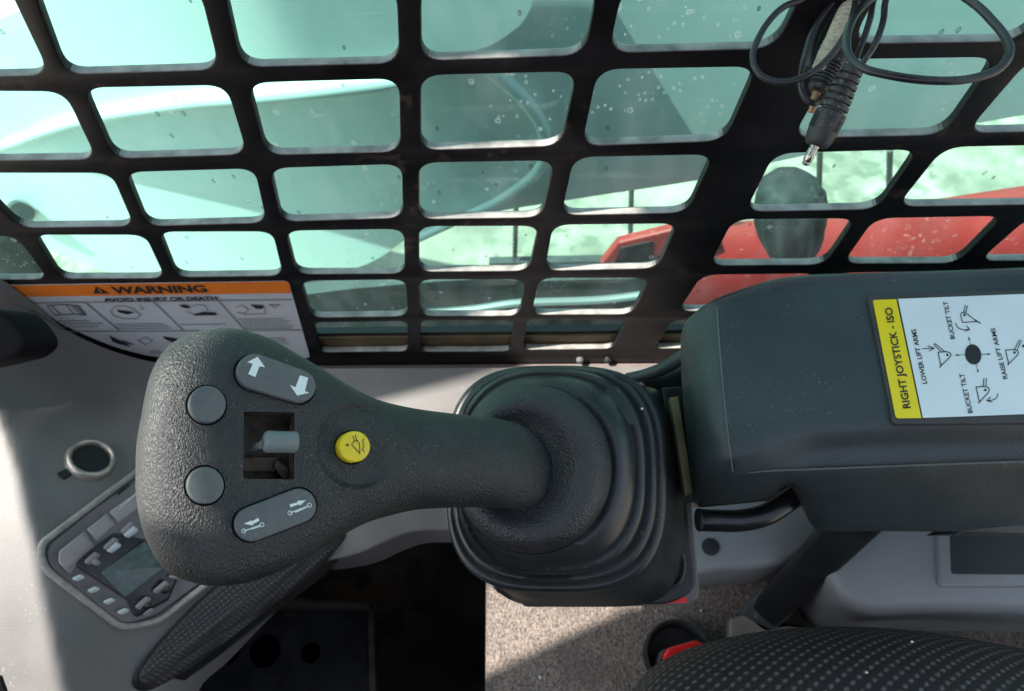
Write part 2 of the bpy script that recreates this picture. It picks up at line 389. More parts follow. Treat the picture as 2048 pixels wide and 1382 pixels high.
def book(k):
    for P in [[(300,228),(420,222),(500,232),(550,290),(470,283),(350,290),(300,228)], [(420,222),(470,283)], [(330,226),(385,288)], [(455,226),(515,285)], [(470,226),(530,285)], [(485,226),(545,288)]]: k.line([z5(*p) for p in P], 1.3)
put('book_pictogram', wall, .0014, black_ink, dec, book)
for P in [[(1040,425),(1130,440),(1180,465),(1100,462),(1060,445)], [(700,420),(760,450),(830,480),(770,478),(720,460)], [(1230,292),(1290,270),(1375,272),(1390,290)], [(1140,225),(1190,222),(1215,245),(1180,245)], [(1600,222),(1690,228),(1680,248),(1640,250)], [(745,255),(800,262),(860,272),(815,285),(760,272)]]:
    put('pictogram', wall, .0014, black_ink, dec, lambda k: k.poly([z5(*p) for p in P]))
put('pictogram', wall, .0014, black_ink, dec, lambda k: (k.line([z5(700,420), z5(740,465), z5(830,490)], 1.6), k.line([z5(760,470), z5(790,455), z5(850,478)], 1.6)))
gk = Ink()
for a, b in [((180,212),(1872,190)), ((395,395),(1930,385))]: gk.line([z5(*a), z5(*b)], 2.2)
for a, b in [((545,210),(765,392)), ((985,208),(1170,388)), ((1400,203),(1560,380))]: gk.line([z5(*a), z5(*b)], 2)
for P in [[(705,258),(740,232),(800,230),(850,250),(900,290),(870,312),(780,312),(720,290),(705,258)], [(1200,245),(1265,222),(1310,228),(1330,262),(1240,285),(1190,265)], [(1510,240),(1545,225),(1590,255),(1560,282),(1515,270)], [(1560,285),(1700,280),(1690,245)], [(1720,222),(1790,222),(1760,240),(1720,225)], [(880,448),(930,430),(975,455),(930,480),(880,448)], [(890,225),(920,250),(895,255)]]: gk.line([z5(*p) for p in P], 1.5)
def lines(x0, x1, y0, n, dy, sh, sl):
    for i in range(n):
        x = x0+i*sh; xe = x1+i*sh-random.uniform(0, 50)
        while x < xe:
            L = random.uniform(12, 42); L = min(L, xe-x)
            gk.line([z5(x, y0+i*dy+sl*(x-x0)), z5(x+L, y0+i*dy+sl*(x+L-x0))], 1.7); x += L+7
lines(345, 585, 328, 1, 17, 0, -.012); lines(385, 660, 345, 2, 18, 14, -.01); lines(735, 1075, 348, 3, 14, 12, -.012); lines(1155, 1480, 350, 1, 14, 10, -.01)
lines(1525, 1850, 315, 5, 15, 12, -.01); lines(1720, 1830, 435, 4, 12, 8, 0); lines(960, 1060, 518, 2, 12, 6, 0)
gk.make('fine_print', wall, .0012, grey_ink, dec)

# ---------------------------------------------------------------- window pane
def glass_mat():
    m = bpy.data.materials.new('tinted pane'); m.use_nodes = True; N = m.node_tree.nodes; L = m.node_tree.links; N.clear()
    out = N.new('ShaderNodeOutputMaterial'); tr = N.new('ShaderNodeBsdfTransparent'); tr.inputs[0].default_value = (.40, .77, .69, 1)
    gl = N.new('ShaderNodeBsdfGlossy'); gl.inputs['Roughness'].default_value = .05; gl.inputs[0].default_value = (1, 1, 1, 1)
    m1 = N.new('ShaderNodeMixShader'); m1.inputs[0].default_value = .035; L.new(tr.outputs[0], m1.inputs[1]); L.new(gl.outputs[0], m1.inputs[2])
    df = N.new('ShaderNodeBsdfTranslucent'); df.inputs[0].default_value = (.85, .95, .92, 1)
    df2 = N.new('ShaderNodeBsdfDiffuse'); df2.inputs[0].default_value = (.75, .85, .82, 1)
    md = N.new('ShaderNodeMixShader'); md.inputs[0].default_value = .5; L.new(df.outputs[0], md.inputs[1]); L.new(df2.outputs[0], md.inputs[2])
    tc = N.new('ShaderNodeTexCoord')
    def math_(op, a, b=None, c=None):
        n = N.new('ShaderNodeMath'); n.operation = op
        for i, v in enumerate((a, b, c)):
            if v is None: continue
            if hasattr(v, 'is_linked'): L.new(v, n.inputs[i])
            else: n.inputs[i].default_value = v
        return n.outputs[0]
    def mp(scale, rot=0):
        p = N.new('ShaderNodeMapping'); p.inputs['Scale'].default_value = scale; p.inputs['Rotation'].default_value = (0, rot, 0); L.new(tc.outputs['Object'], p.inputs[0]); return p.outputs[0]
    def drops(scale, thr, ringw, stretch, keep, rot=0):
        v = N.new('ShaderNodeTexVoronoi'); v.inputs['Scale'].default_value = scale; L.new(mp(stretch, rot), v.inputs['Vector'])
        sep = N.new('ShaderNodeSeparateColor'); L.new(v.outputs['Color'], sep.inputs[0])
        rad = math_('MULTIPLY', sep.outputs[1], thr)                     # random radius per drop
        ring = math_('LESS_THAN', math_('ABSOLUTE', math_('SUBTRACT', v.outputs['Distance'], rad)), ringw)
        core = math_('MULTIPLY', math_('LESS_THAN', v.outputs['Distance'], rad), .45)
        k = math_('GREATER_THAN', sep.outputs[0], keep)
        return math_('MULTIPLY', math_('MAXIMUM', ring, core), k)
    big = drops(85, .22, .022, (1, .02, .8), .60)
    small = drops(300, .26, .05, (1, .02, .75), .55)
    nz = N.new('ShaderNodeTexNoise'); nz.inputs['Scale'].default_value = 9; nz.inputs['Detail'].default_value = 3; L.new(mp((1, .02, 1)), nz.inputs['Vector'])
    area = N.new('ShaderNodeMapRange'); area.inputs[1].default_value = .50; area.inputs[2].default_value = .62; L.new(nz.outputs[0], area.inputs[0])
    small = math_('MULTIPLY', small, area.outputs[0])
    # wiped scratches: thin level lines of stretched noise
    def scratch(rot, sc, off):
        n = N.new('ShaderNodeTexNoise'); n.inputs['Scale'].default_value = sc; n.inputs['Detail'].default_value = 1.5
        L.new(mp((.5, .02, 5), rot), n.inputs['Vector'])
        ln = math_('LESS_THAN', math_('ABSOLUTE', math_('SUBTRACT', n.outputs[0], off)), .0010)
        n2 = N.new('ShaderNodeTexNoise'); n2.inputs['Scale'].default_value = 16; L.new(mp((1, .02, 1), rot+1), n2.inputs['Vector'])
        return math_('MULTIPLY', ln, math_('GREATER_THAN', n2.outputs[0], .56))
    sc = math_('MAXIMUM', scratch(.25, 7, .5), scratch(-.5, 5, .46))
    # film of dried dust
    n3 = N.new('ShaderNodeTexNoise'); n3.inputs['Scale'].default_value = 60; n3.inputs['Detail'].default_value = 8; L.new(mp((1, .02, .3), .35), n3.inputs['Vector'])
    film = N.new('ShaderNodeMapRange'); film.inputs[1].default_value = .4; film.inputs[2].default_value = .75; film.inputs[3].default_value = .035; film.inputs[4].default_value = .15; L.new(n3.outputs[0], film.inputs[0])
    mask = math_('MAXIMUM', math_('MULTIPLY', math_('MAXIMUM', big, small), .40), math_('MULTIPLY', sc, .16))
    mask = math_('MAXIMUM', mask, film.outputs[0])
    sk_ = drops(140, .16, .03, (1, .02, .6), .86)
    dk = N.new('ShaderNodeBsdfDiffuse'); dk.inputs[0].default_value = (.06, .07, .06, 1)
    m3 = N.new('ShaderNodeMixShader'); L.new(math_('MULTIPLY', sk_, .55), m3.inputs[0])
    m2 = N.new('ShaderNodeMixShader'); L.new(mask, m2.inputs[0]); L.new(m1.outputs[0], m2.inputs[1]); L.new(md.outputs[0], m2.inputs[2])
    L.new(m2.outputs[0], m3.inputs[1]); L.new(dk.outputs[0], m3.inputs[2]); L.new(m3.outputs[0], out.inputs[0]); return m
pane = mesh('side_window', [Vector((x, WY+.016+(.005 if k else 0), z)) for k in (0, 1) for x, z in ((-.9, CAMZ-.53), (.9, CAMZ-.53), (.9, CAMZ+.3), (-.9, CAMZ+.3))],
            [(0, 1, 2, 3)], glass_mat(), smooth=False)
tag(pane, 'green tinted window pane with dried drops and scratches behind the black guard', 'window')
seal = box('window_seal', (-.9, WY+.006, CAMZ-.56), (.9, WY+.0145, WP(WY+.006)(900, 674).z), amber_m); tag(seal, 'amber brown rubber seal along the bottom of the tinted window', 'seal')
sl2 = box('seal_lip', (-.9, WY+.008, WP(WY+.006)(900, 674).z), (.9, WY+.0135, WP(WY+.008)(900, 664).z), dark_m, seal)

# ---------------------------------------------------------------- outside: loader arm, attachment
def rbf(ctrl):
    P = np.array([c[:2] for c in ctrl], float)/500; z = np.array([c[2] for c in ctrl], float)
    d = np.linalg.norm(P[:, None]-P[None], axis=2); n = len(P)
    A = np.zeros((n+3, n+3)); A[:n, :n] = d**3; A[:n, n] = 1; A[:n, n+1:] = P; A[n, :n] = 1; A[n+1:, :n] = P.T
    wt = np.linalg.solve(A, np.concatenate([z, [0, 0, 0]]))
    def f(x, y):
        q = np.array([x, y])/500; r = np.linalg.norm(P-q, axis=1)**3
        return float(r@wt[:n]+wt[n]+q@wt[n+1:])
    return f
def inpoly(x, y, P):
    c = False; j = len(P)-1
    for i in range(len(P)):
        xi, yi = P[i][0], P[i][1]; xj, yj = P[j][0], P[j][1]
        if (yi > y) != (yj > y) and x < (xj-xi)*(y-yi)/(yj-yi)+xi: c = not c
        j = i
    return c
def sheet(name, poly, fpos, mat_, parent, step=30, thick=(0, 0, -.03), roundr=0):
    """polygon filled with a regular grid so it can follow a curved surface; closed with a skirt"""
    bm = bmesh.new()
    vs = [bm.verts.new((p[0], p[1], 0)) for p in poly]; f = bm.faces.new(vs)
    xs = [p[0] for p in poly]; ys = [p[1] for p in poly]
    for ax, lo, hi in ((0, min(xs), max(xs)), (1, min(ys), max(ys))):
        t = lo+step
        while t < hi:
            no = (1, 0, 0) if ax == 0 else (0, 1, 0); co = (t, 0, 0) if ax == 0 else (0, t, 0)
            bmesh.ops.bisect_plane(bm, geom=bm.verts[:]+bm.edges[:]+bm.faces[:], plane_co=co, plane_no=no); t += step
    bnd = [e for e in bm.edges if len(e.link_faces) == 1]
    ret = bmesh.ops.extrude_edge_only(bm, edges=bnd)
    newv = {v for v in ret['geom'] if isinstance(v, bmesh.types.BMVert)}
    tv = Vector(thick)
    for v in bm.verts:
        p = fpos(v.co.x, v.co.y); v.co = p+tv if v in newv else p
    bmesh.ops.recalc_face_normals(bm, faces=bm.faces)
    me = bpy.data.meshes.new(name); bm.to_mesh(me); bm.free()
    o = link(name, me, mat_, parent)
    return sharp(o, 50)
la = thing('loader_arm', 'white painted loader lift arm filling the view behind the tinted window', 'lift arm', (0, .6, CAMZ-.3))
def armY(base, kx, x0, kz=0, zt=.25):
    def f(x, y):
        r = ray(x, y); Y = base
        for _ in range(12):
            P = CAM+r*(Y/r.y); a = max(0, x0-P.x); c = max(0, P.z-(CAMZ-zt)); Y = .6*Y+.4*(base+kx*a*a/(a+.12)+kz*c*c)
        return CAM+r*(Y/r.y)
    return f
back = catmull([(-300,600),(100,590),(400,585),(590,566),(700,540),(760,515),(830,470),(960,430),(1150,398),(1420,356),(1600,313),(2048,230),(2500,160)], 4)
sheet('arm_plate', [tuple(p) for p in back]+[(2500,-120),(150,-120),(100,-5),(50,40),(0,60),(-300,160)], armY(.66, .42, -.12), white_paint, la, 50, (0, .09, 0))
rim = [(-300,370),(-60,318),(137,250),(342,208),(480,190),(640,172),(790,150),(850,104),(900,100),(960,122),(1040,182),(1088,245),(1100,300),(1075,350),(1000,400),(930,440),(850,475),(760,525),(700,545),(600,420),(560,330),(480,260)]
def boss(x, y): return armY(.60, .6, -.26, 2.2, .30)(x, y)
up = catmull([(-300,370),(-60,318),(137,250),(342,208),(480,190),(640,172),(790,150),(870,110),(930,106),(1000,80),(1060,20),(1090,-120)], 5)
sheet('upper_plate', [tuple(p) for p in up]+[(130,-120),(84,-15),(40,22),(0,38),(-300,130)], boss, white_paint, la, 40, (0, .05, 0))
tube('rim_bead', [boss(*p)+Vector((0, -.004, -.004)) for p in [(-300,358),(-60,305),(137,238),(342,197),(480,182),(640,165),(790,146),(860,112)]], .011, white_paint, la, 14, 5)
tube('hub_bead', [armY(.645, .42, -.12)(*p) for p in [(820,100),(880,98),(950,118),(1030,180),(1078,240),(1092,300),(1068,350),(1000,400),(920,438),(820,485)]], lambda t: .010*(1-.4*t), white_paint, la, 14, 5)
lathe('grease_cap', armY(.66, .42, -.12)(40, 425), armY(.63, .42, -.12)(40, 425), [(0, .03), (.6, .03), (1, .022)], tyre_m, la)

tr = thing('track_frame', 'dark grey track frame below the white arm, behind the lowest guard openings', 'track frame', (0, .5, CAMZ-.75))
tf = WP(.55)
sheet('frame_plate', [(-200,640),(590,592),(700,578),(830,566),(960,558),(1080,562),(1290,556),(1325,640),(2300,640),(2300,760),(-200,760)], tf, tyre_m, tr, 80, (0, .02, 0))
slab('step_plate', [WP(.42)(x, y) for x, y in roundpoly([(-80,455),(16,468),(52,492),(100,575),(-80,575)], 8)], (0, .02, 0), tyre_m, tr, .004)
tube('frame_ridge', [WP(.545)(x, y) for x, y in [(840,628),(950,618),(1040,606),(1200,600),(1320,585)]], .006, sky_pl, tr, 8)

ra = thing('hydraulic_arm', 'round red painted attachment arm outside, behind the right of the guard', 'attachment', (.5, .7, CAMZ-.5))
def redp(x, y, Y=.62): return WP(Y)(x, y)
# a long round bodied red arm
def barrel(name, top, bot, Yc, mat_, parent, n=18):
    loops = []
    for (xa, ya), (xb, yb) in zip(top, bot):
        a = WP(Yc)(xa, ya); b = WP(Yc)(xb, yb); c = (a+b)/2; r = (a-b).length/2; u = (a-b).normalized(); v = Vector((0, 1, 0))
        v = (v-u*v.dot(u)).normalized()
        loops.append([c+u*r*math.cos(2*math.pi*k/n)+v*r*.35*math.sin(2*math.pi*k/n) for k in range(n)])
    return loft(name, loops, mat_, parent, ang=50)
barrel('arm_tube', [(1330,478),(1345,470),(1400,464),(1500,456),(1700,442),(1900,414),(2100,386),(2300,352)], [(1330,700),(1345,690),(1400,690),(1500,700),(1700,700),(1900,700),(2100,690),(2300,680)], .63, red_m, ra)
slab('end_bracket', [WP(.60)(x, y) for x, y in roundpoly([(1200,532),(1236,487),(1350,460),(1420,462),(1420,560),(1230,560)], 4)], (0, .012, 0), red_m, ra, .003)
slab('bracket_slot', [WP(.598)(x, y) for x, y in roundpoly([(1240,497),(1305,483),(1308,528),(1230,526)], 3)], (0, .01, 0), dark_m, ra)
kn = thing('round_knob', 'dark scalloped round knob standing in front of the red arm outside', 'knob', (.42, .55, CAMZ-.45))
kc = [WP(.50)(1582, 366), WP(.50)(1580, 515)]
loops = []
for t, rr, sc in ((0, .45, 0), (.04, .74, .3), (.12, .92, 1), (.30, 1.0, 1.4), (.52, .99, 1.4), (.68, .92, 1), (.82, .80, .5), (.93, .58, 0), (1, .3, 0)):
    c = kc[0]+(kc[1]-kc[0])*t; R = .036*rr
    loops.append([c+(Vector((1, 0, 0))*math.cos(a)+Vector((0, 1, 0))*math.sin(a))*(R*(1+.05*sc*math.cos(10*a))) for a in [2*math.pi*k/80 for k in range(80)]])
loft('knob_body', loops, mat('knob rubber', (.022, .028, .030), .7, var=(60, .4), dust=(300, .55, (.10, .11, .10))), kn, ang=50)
fc = thing('wire_fence', 'thin dark upright bars standing on the pale ground outside', 'fence', (.5, 1.2, -.3))
for px in (1035, 1265, 1640, 1780):
    a = WP(1.05)(px, 300); b = WP(1.05)(px-8, 620); tube('bar', [a, b], .006, tyre_m, fc, 8, 1)
mesh_b = box('base_rail', (-.2, 1.04, -.3), (1.3, 1.06, -.26), tyre_m, fc)

# ---------------------------------------------------------------- console side panel / dash
dz = rbf([(20,572,.515),(110,655,.565),(320,722,.605),(640,738,.596),(1000,736,.592),(1400,733,.585),(180,920,.535),(-60,800,.50),(-60,1400,.46),(150,1400,.49),(300,1250,.53),(560,1190,.565),(800,1060,.585),(1000,1045,.59),(1400,1010,.585),(-60,560,.49),(400,1400,.55)])
CRX = ([640,730,830,960,1100,1250,1382,1500], [-90,-45,0,50,82,112,140,160])
def dash(x, y, o=0):
    xc = float(np.interp(y, *CRX))
    if x >= xc+6: return D(x, y, dz(x, y)-o)
    P = D(xc, y, dz(xc, y)); q = HP(CAMZ-P.z)(x, y)
    k = min(max((xc+6-x)/12, 0), 1)
    return D(x, y, dz(x, y)).lerp(q, k)+Vector((0, 0, o))
sp = thing('side_console', 'warm grey moulded plastic side console under the grip, half in sunlight', 'console', (-.3, .15, CAMZ-.55))
edge = [tuple(p) for p in catmull([(1400,1030),(1150,1040),(1000,1046),(900,1054),(830,1056),(780,1072),(720,1098),(640,1112),(604,1108),(562,1140),(515,1192),(460,1248),(400,1310),(345,1358),(325,1410)], 4)]
topc = [tuple(p) for p in catmull([(-120,505),(15,566),(60,612),(110,648),(180,684),(250,710),(330,727),(470,735)], 4)]
sheet('console_shell', topc+[(640,737),(1400,734)]+edge+[(325,1500),(-330,1500),(-330,700),(-240,520)], dash, cream_m, sp, 14, (0, 0, -.05))
tube('console_edge', [D(x, y, dz(x, y)+.0028) for x, y in [(1000,1047),(900,1055),(830,1057),(780,1073),(720,1099),(640,1118)]], .0028, cream_m, sp, 10)
# dark corner piece at far left
ck = slab('corner_cap', [D(x, y, .43) for x, y in roundpoly([(-80,612),(6,622),(38,652),(58,690),(30,716),(-80,742)], 18)], camvec(0, 0, 1)*.03, mat('cap black', (.008, .007, .009), .8, spec=.12), None, .004)
tag(ck, 'black plastic cap at the far left edge below the guard', 'cap')
ck2 = slab('floor_wedge', [D(x, y, .435) for x, y in [(-80,1330),(-2,1356),(14,1400),(-80,1400)]], camvec(0, 0, 1)*.003, foot_m); tag(ck2, 'black trim wedge in the bottom left corner', 'trim')

# power socket with chrome ring
ps = thing('power_socket', 'round power socket with a bright metal ring in the grey console', 'socket', dash(180, 920))
c0 = dash(181, 921); nrm = (dash(200,921)-c0).cross(dash(181,900)-c0).normalized(); nrm = nrm if nrm.z > 0 else -nrm
lathe('ring', c0-nrm*.003, c0+nrm*.006, [(0, .0172), (.5, .0172), (.85, .0162), (1, .0150), (1, .0138), (.8, .0126), (.3, .0120), (.05, .0118)], mat('socket ring', (.50, .46, .41), .42, .8, var=(120, .2)), ps, 40, 60)
lathe('bore', c0+nrm*.0012, c0+nrm*.0022, [(0, .012), (1, .012)], black_ink, ps, 32)
slab('flap_tab', [dash(x, y, .002) for x, y in [(140,935),(146,944),(124,957),(115,950),(117,944)]], (0, 0, -.003), dark_m, ps)

# radio set in a rounded bezel
rd = thing('car_radio', 'pinkish grey car radio with small display set in the console below the grip', 'radio', dash(250, 1120))
def z8(X, Y): return (60+X/4.606, 960+Y/4.606)
ro = [z8(*p) for p in [(1050,-130),(560,240),(110,580),(95,700),(150,830),(820,1345),(950,1350),(1200,1290),(1700,900),(1700,-130)]]
mid = lambda x, y, o=0: D(x, y, dz(x, y)-o)
bez = [mid(x, y, .002) for x, y in roundpoly(ro, [4, 30, 26, 20, 26, 20, 26, 20, 4, 4], 6)]
tube('bezel_rim', bez+[bez[0]], .0024, mat('bezel', (.33, .30, .28), .35, var=(200, .2)), rd, 10, 1, False)
inner = roundpoly([z8(*p) for p in [(1060,-60),(590,270),(180,600),(160,700),(200,810),(830,1300),(930,1310),(1150,1240),(1650,880),(1650,-60)]], 12, 5)
slab('face_plate', [mid(x, y, .0022) for x, y in inner], (0, 0, -.004), mat('face', (.16, .145, .145), .4, var=(80, .15)), rd)
for P in ([(250,650),(480,465),(565,600),(400,750),(330,850),(245,760)], [(505,450),(690,300),(775,405),(590,560)], [(710,290),(960,110),(1040,240),(800,395)]):
    slab('key', [mid(*z8(*p), .0062) for p in P], (0, 0, -.005), radio_m, rd, .0025, 4)
slab('display_frame', [mid(x, y, .0045) for x, y in roundpoly([z8(*p) for p in [(410,750),(1000,300),(1400,760),(1260,1100),(960,1260),(900,1110),(430,800)]], 4)], (0, 0, -.003), radio_dark, rd, .0008)
slab('display', [mid(*z8(*p), .0052) for p in [(650,850),(1060,560),(1240,800),(870,1080)]], (0, 0, -.0006), lcd_m, rd)
def cap(name, a, b, wd, h, m, fn, par, n=6):
    a = np.array(a, float); b = np.array(b, float); d = (b-a)/np.linalg.norm(b-a); nn = np.array([-d[1], d[0]])
    q = []
    for c, s0 in ((b, -math.pi/2), (a, math.pi/2)):
        for k in range(n+1):
            t = s0+math.pi*k/n; q.append(c+(d*math.cos(t)+nn*math.sin(t))*wd)
    return slab(name, [fn(x, y, h) for x, y in q], (0, 0, -.004), m, par, .0006, 2)
for a, b in (((515,750),(595,680)), ((690,620),(770,545)), ((850,470),(925,400)), ((985,1165),(1070,1090)), ((1150,1020),(1240,945))):
    cap('small_key', z8(*a), z8(*b), 4.2, .0075, radio_m, mid, rd)
for a, b in (((720,640),(790,590)), ((880,500),(950,445))):
    cap('small_key', z8(*a), z8(*b), 4.5, .0065, label_w, mid, rd)
cap('small_key', z8(587,752), z8(592,748), 6, .007, radio_m, mid, rd)
for a in ((1050,1165), (1230,1020)): cap('small_key', z8(*a), z8(a[0]+22, a[1]-15), 6, .006, radio_dark, mid, rd)
cap('small_key', z8(1050,1235), z8(1110,1190), 2.5, .006, radio_m, mid, rd)
cap('small_key', z8(1290,885), z8(1335,895), 3, .006, radio_m, mid, rd)
for p in ((430,895), (570,1005), (715,1110), (845,1205)):
    cap('side_key', z8(p[0]-28, p[1]+12), z8(p[0]+25, p[1]-12), 3.2, .0075, label_w, mid, rd)
slab('disc_slot', [mid(*z8(*p), .0030) for p in [(800,128),(905,35),(925,45),(818,140)]], (0, 0, -.001), black_ink, rd)
mk = Ink(); mk.text('ALPINE'[:0]+'CLARION'[:0]+'', (0, 0), (1, 0), (0, 1)) if False else None
mk.line([z8(*p) for p in [(815,275),(850,240),(835,232)]], 1.2)
for k in range(5): mk.line([z8(862+k*24, 232-k*20), z8(872+k*24, 205-k*20)], 2)
mk.make('key_marks', mid, .0075, label_w, rd)

# speaker grille: long dark woven oval
def weave():
    m = mat('speaker mesh', (.02, .02, .022), .6); N = m.node_tree.nodes; L = m.node_tree.links
    tc = N.new('ShaderNodeTexCoord'); wv = []
    for rx in (0, math.pi/2):
        mp = N.new('ShaderNodeMapping'); mp.inputs['Rotation'].default_value = (0, 0, .8+rx); L.new(tc.outputs['Object'], mp.inputs[0])
        t = N.new('ShaderNodeTexWave'); t.inputs['Scale'].default_value = 90; L.new(mp.outputs[0], t.inputs[0]); wv.append(t)
    mu = N.new('ShaderNodeMath'); mu.operation = 'MULTIPLY'; L.new(wv[0].outputs[1], mu.inputs[0]); L.new(wv[1].outputs[1], mu.inputs[1])
    mx = N.new('ShaderNodeMix'); mx.data_type = 'RGBA'; mx.inputs[6].default_value = (.022, .022, .025, 1); mx.inputs[7].default_value = (.075, .07, .07, 1)
    L.new(mu.outputs[0], mx.inputs[0]); L.new(mx.outputs[2], N['Principled BSDF'].inputs['Base Color'])
    bp = N.new('ShaderNodeBump'); bp.inputs['Strength'].default_value = .6; bp.inputs['Distance'].default_value = .001; L.new(mu.outputs[0], bp.inputs['Height']); L.new(bp.outputs[0], N['Principled BSDF'].inputs['Normal'])
    return m
sk = thing('speaker', 'long dark woven speaker cover on the console edge beneath the grip', 'speaker', dash(400, 1280))
oval = catmull([(262,1360),(280,1325),(330,1265),(400,1195),(470,1140),(560,1090),(640,1062),(690,1062),(680,1090),(620,1150),(540,1210),(470,1265),(390,1325),(330,1365),(290,1382),(268,1378)], 5, True)
def offs(poly, k):
    c = np.array([460, 1220.]); return [c+(p-c)*k for p in poly]
slab('speaker_rim', [mid(*p, .001) for p in oval], (0, 0, -.02), dark_m, sk, .002)
slab('speaker_mesh', [mid(*p, .006) for p in offs(oval, .94)], (0, 0, -.006), weave(), sk, .004, 4)

# ---------------------------------------------------------------- footwell
fw = thing('pedal_panel', 'dark navy pedal panel with round holes down in the footwell', 'panel', (-.2, 0, .1))
dull_m = mat('worn dark edge', (.07, .062, .055), .8, var=(30, .5), spec=.15)
fwp = HP(.90)
slab('panel_plate', [fwp(x, y) for x, y in [(330,1216),(735,1212),(742,1500),(250,1500)]], (0, 0, -.05), navy_m, fw, .002)
slab('panel_ledge', [fwp(x, y, .02) for x, y in [(520,1192),(738,1204),(742,1218),(500,1214)]], (0, 0, -.03), dull_m, fw, .003)
for x, y, r in ((455, 1300, 27), (531, 1303, 30), (622, 1306, 19)):
    c = fwp(x, y); rr = (fwp(x+r, y)-c).length
    lathe('hole', c+Vector((0, 0, .0010)), c+Vector((0, 0, .0016)), [(0, rr), (1, rr)], mat('hole black', (.0012, .0012, .0015), 1, spec=0), fw, 28)
tube('panel_edge_trim', [fwp(742, 1215, .006), fwp(748, 1500, .006)], .004, dull_m, fw, 8, 1)

# ---------------------------------------------------------------- seat box with carpet
sb = thing('carpeted_seat_box', 'brown grey carpeted seat box beside the joystick, partly sunlit', 'carpet', (.1, .1, CAMZ-.65))
cp = HP(.62)
slab('carpet', [cp(x, y) for x, y in roundpoly([(972,1040),(2300,1040),(2500,1500),(969,1500)], 14)], (0, 0, -.45), carpet_m, sb, .0025)
# grey panels behind the carpet
pg = thing('rear_trim_panel', 'pale grey trim panel with round plug hole right of the joystick base', 'trim panel', (.2, .2, CAMZ-.5))
q = HP(.555)
slab('panel_face', [q(x, y) for x, y in catmull([(1380,985),(1500,985),(1690,1000),(1690,1030),(1650,1075),(1600,1110),(1540,1132),(1450,1138),(1380,1134)], 5, True)], (0, 0, -.08), sky_pl, pg, .006, 4)
c = q(1421, 1094); lathe('plug_hole', c, c+Vector((0, 0, .0015)), [(0, .0065), (.6, .0065), (1, .005)], dark_m, pg)
pb = thing('rear_pod', 'blue grey moulded pod with dark recessed window under the armrest', 'trim panel', (.4, .15, CAMZ-.5))
q2 = HP(.53)
slab('pod_shell', [q2(x, y) for x, y in roundpoly([(1655,1020),(2300,1000),(2300,1228),(1860,1222),(1740,1232),(1690,1205),(1645,1130)], 60, 6)], (0, 0, -.10), sky_pl, pb, .011, 5)
slab('window_frame', [q2(x, y, .003) for x, y in roundpoly([(1873,1040),(2300,1030),(2300,1172),(1878,1174)], 14)], (0, 0, -.003), sky_pl, pb, .002)
slab('dark_window', [q2(x, y, .0035) for x, y in roundpoly([(1900,1040),(2300,1030),(2300,1150),(1903,1148)], 8)], (0, 0, -.002), dark_m, pb)
# armrest strut
st = thing('armrest_strut', 'dark flat strut running down from the armrest to its floor bracket', 'strut', cp(1520, 1240))
def beam(name, a, b, za, zb, wa, wb, th, m, par):
    A = np.array(a, float); B = np.array(b, float); d = (B-A)/np.linalg.norm(B-A); n = np.array([-d[1], d[0]])
    Q = [(A+n*wa, za), (B+n*wb, zb), (B-n*wb, zb), (A-n*wa, za)]
    return slab(name, [D(p[0], p[1], z) for p, z in Q], (0, 0, -th), m, par, .005, 4)
beam('strut_bar', (1745,1010), (1520,1240), .46, .56, 52, 34, .014, dark_m, st)
beam('strut_sleeve', (1556,1200), (1503,1252), .545, .565, 40, 38, .012, tyre_m, st)
slab('floor_bracket', [cp(x, y, .012) for x, y in roundpoly([(1460,1238),(1498,1224),(1540,1262),(1600,1252),(1640,1262),(1600,1290),(1455,1290)], 4)], (0, 0, -.012), mat('bracket', (.26, .23, .21), .5, var=(50, .2)), st, .003)

# ---------------------------------------------------------------- seat belt buckle, seat
bk = thing('seat_belt_buckle', 'seat belt buckle with red press button in a dark round cup', 'buckle', cp(1345, 1310))
c = cp(1350, 1312); rr = (cp(1415, 1312)-c).length
lathe('cup', c+Vector((0, 0, .001)), c+Vector((0, 0, .022)), [(0, rr), (.7, rr), (1, rr*.94), (.95, rr*.86), (.2, rr*.8)], dark_m, bk, 40, 60)
slab('press_button', [D(x, y, .525) for x, y in roundpoly([(1326,1312),(1336,1296),(1392,1280),(1412,1290),(1416,1330),(1340,1345)], 6)], camvec(.1, .5, 1)*.012, redp_m, bk, .002)
slab('buckle_body', [D(x, y, .535) for x, y in roundpoly([(1312,1330),(1320,1300),(1400,1275),(1430,1300),(1430,1380),(1330,1390)], 10)], camvec(.1, .5, 1)*.02, dark_m, bk, .003)

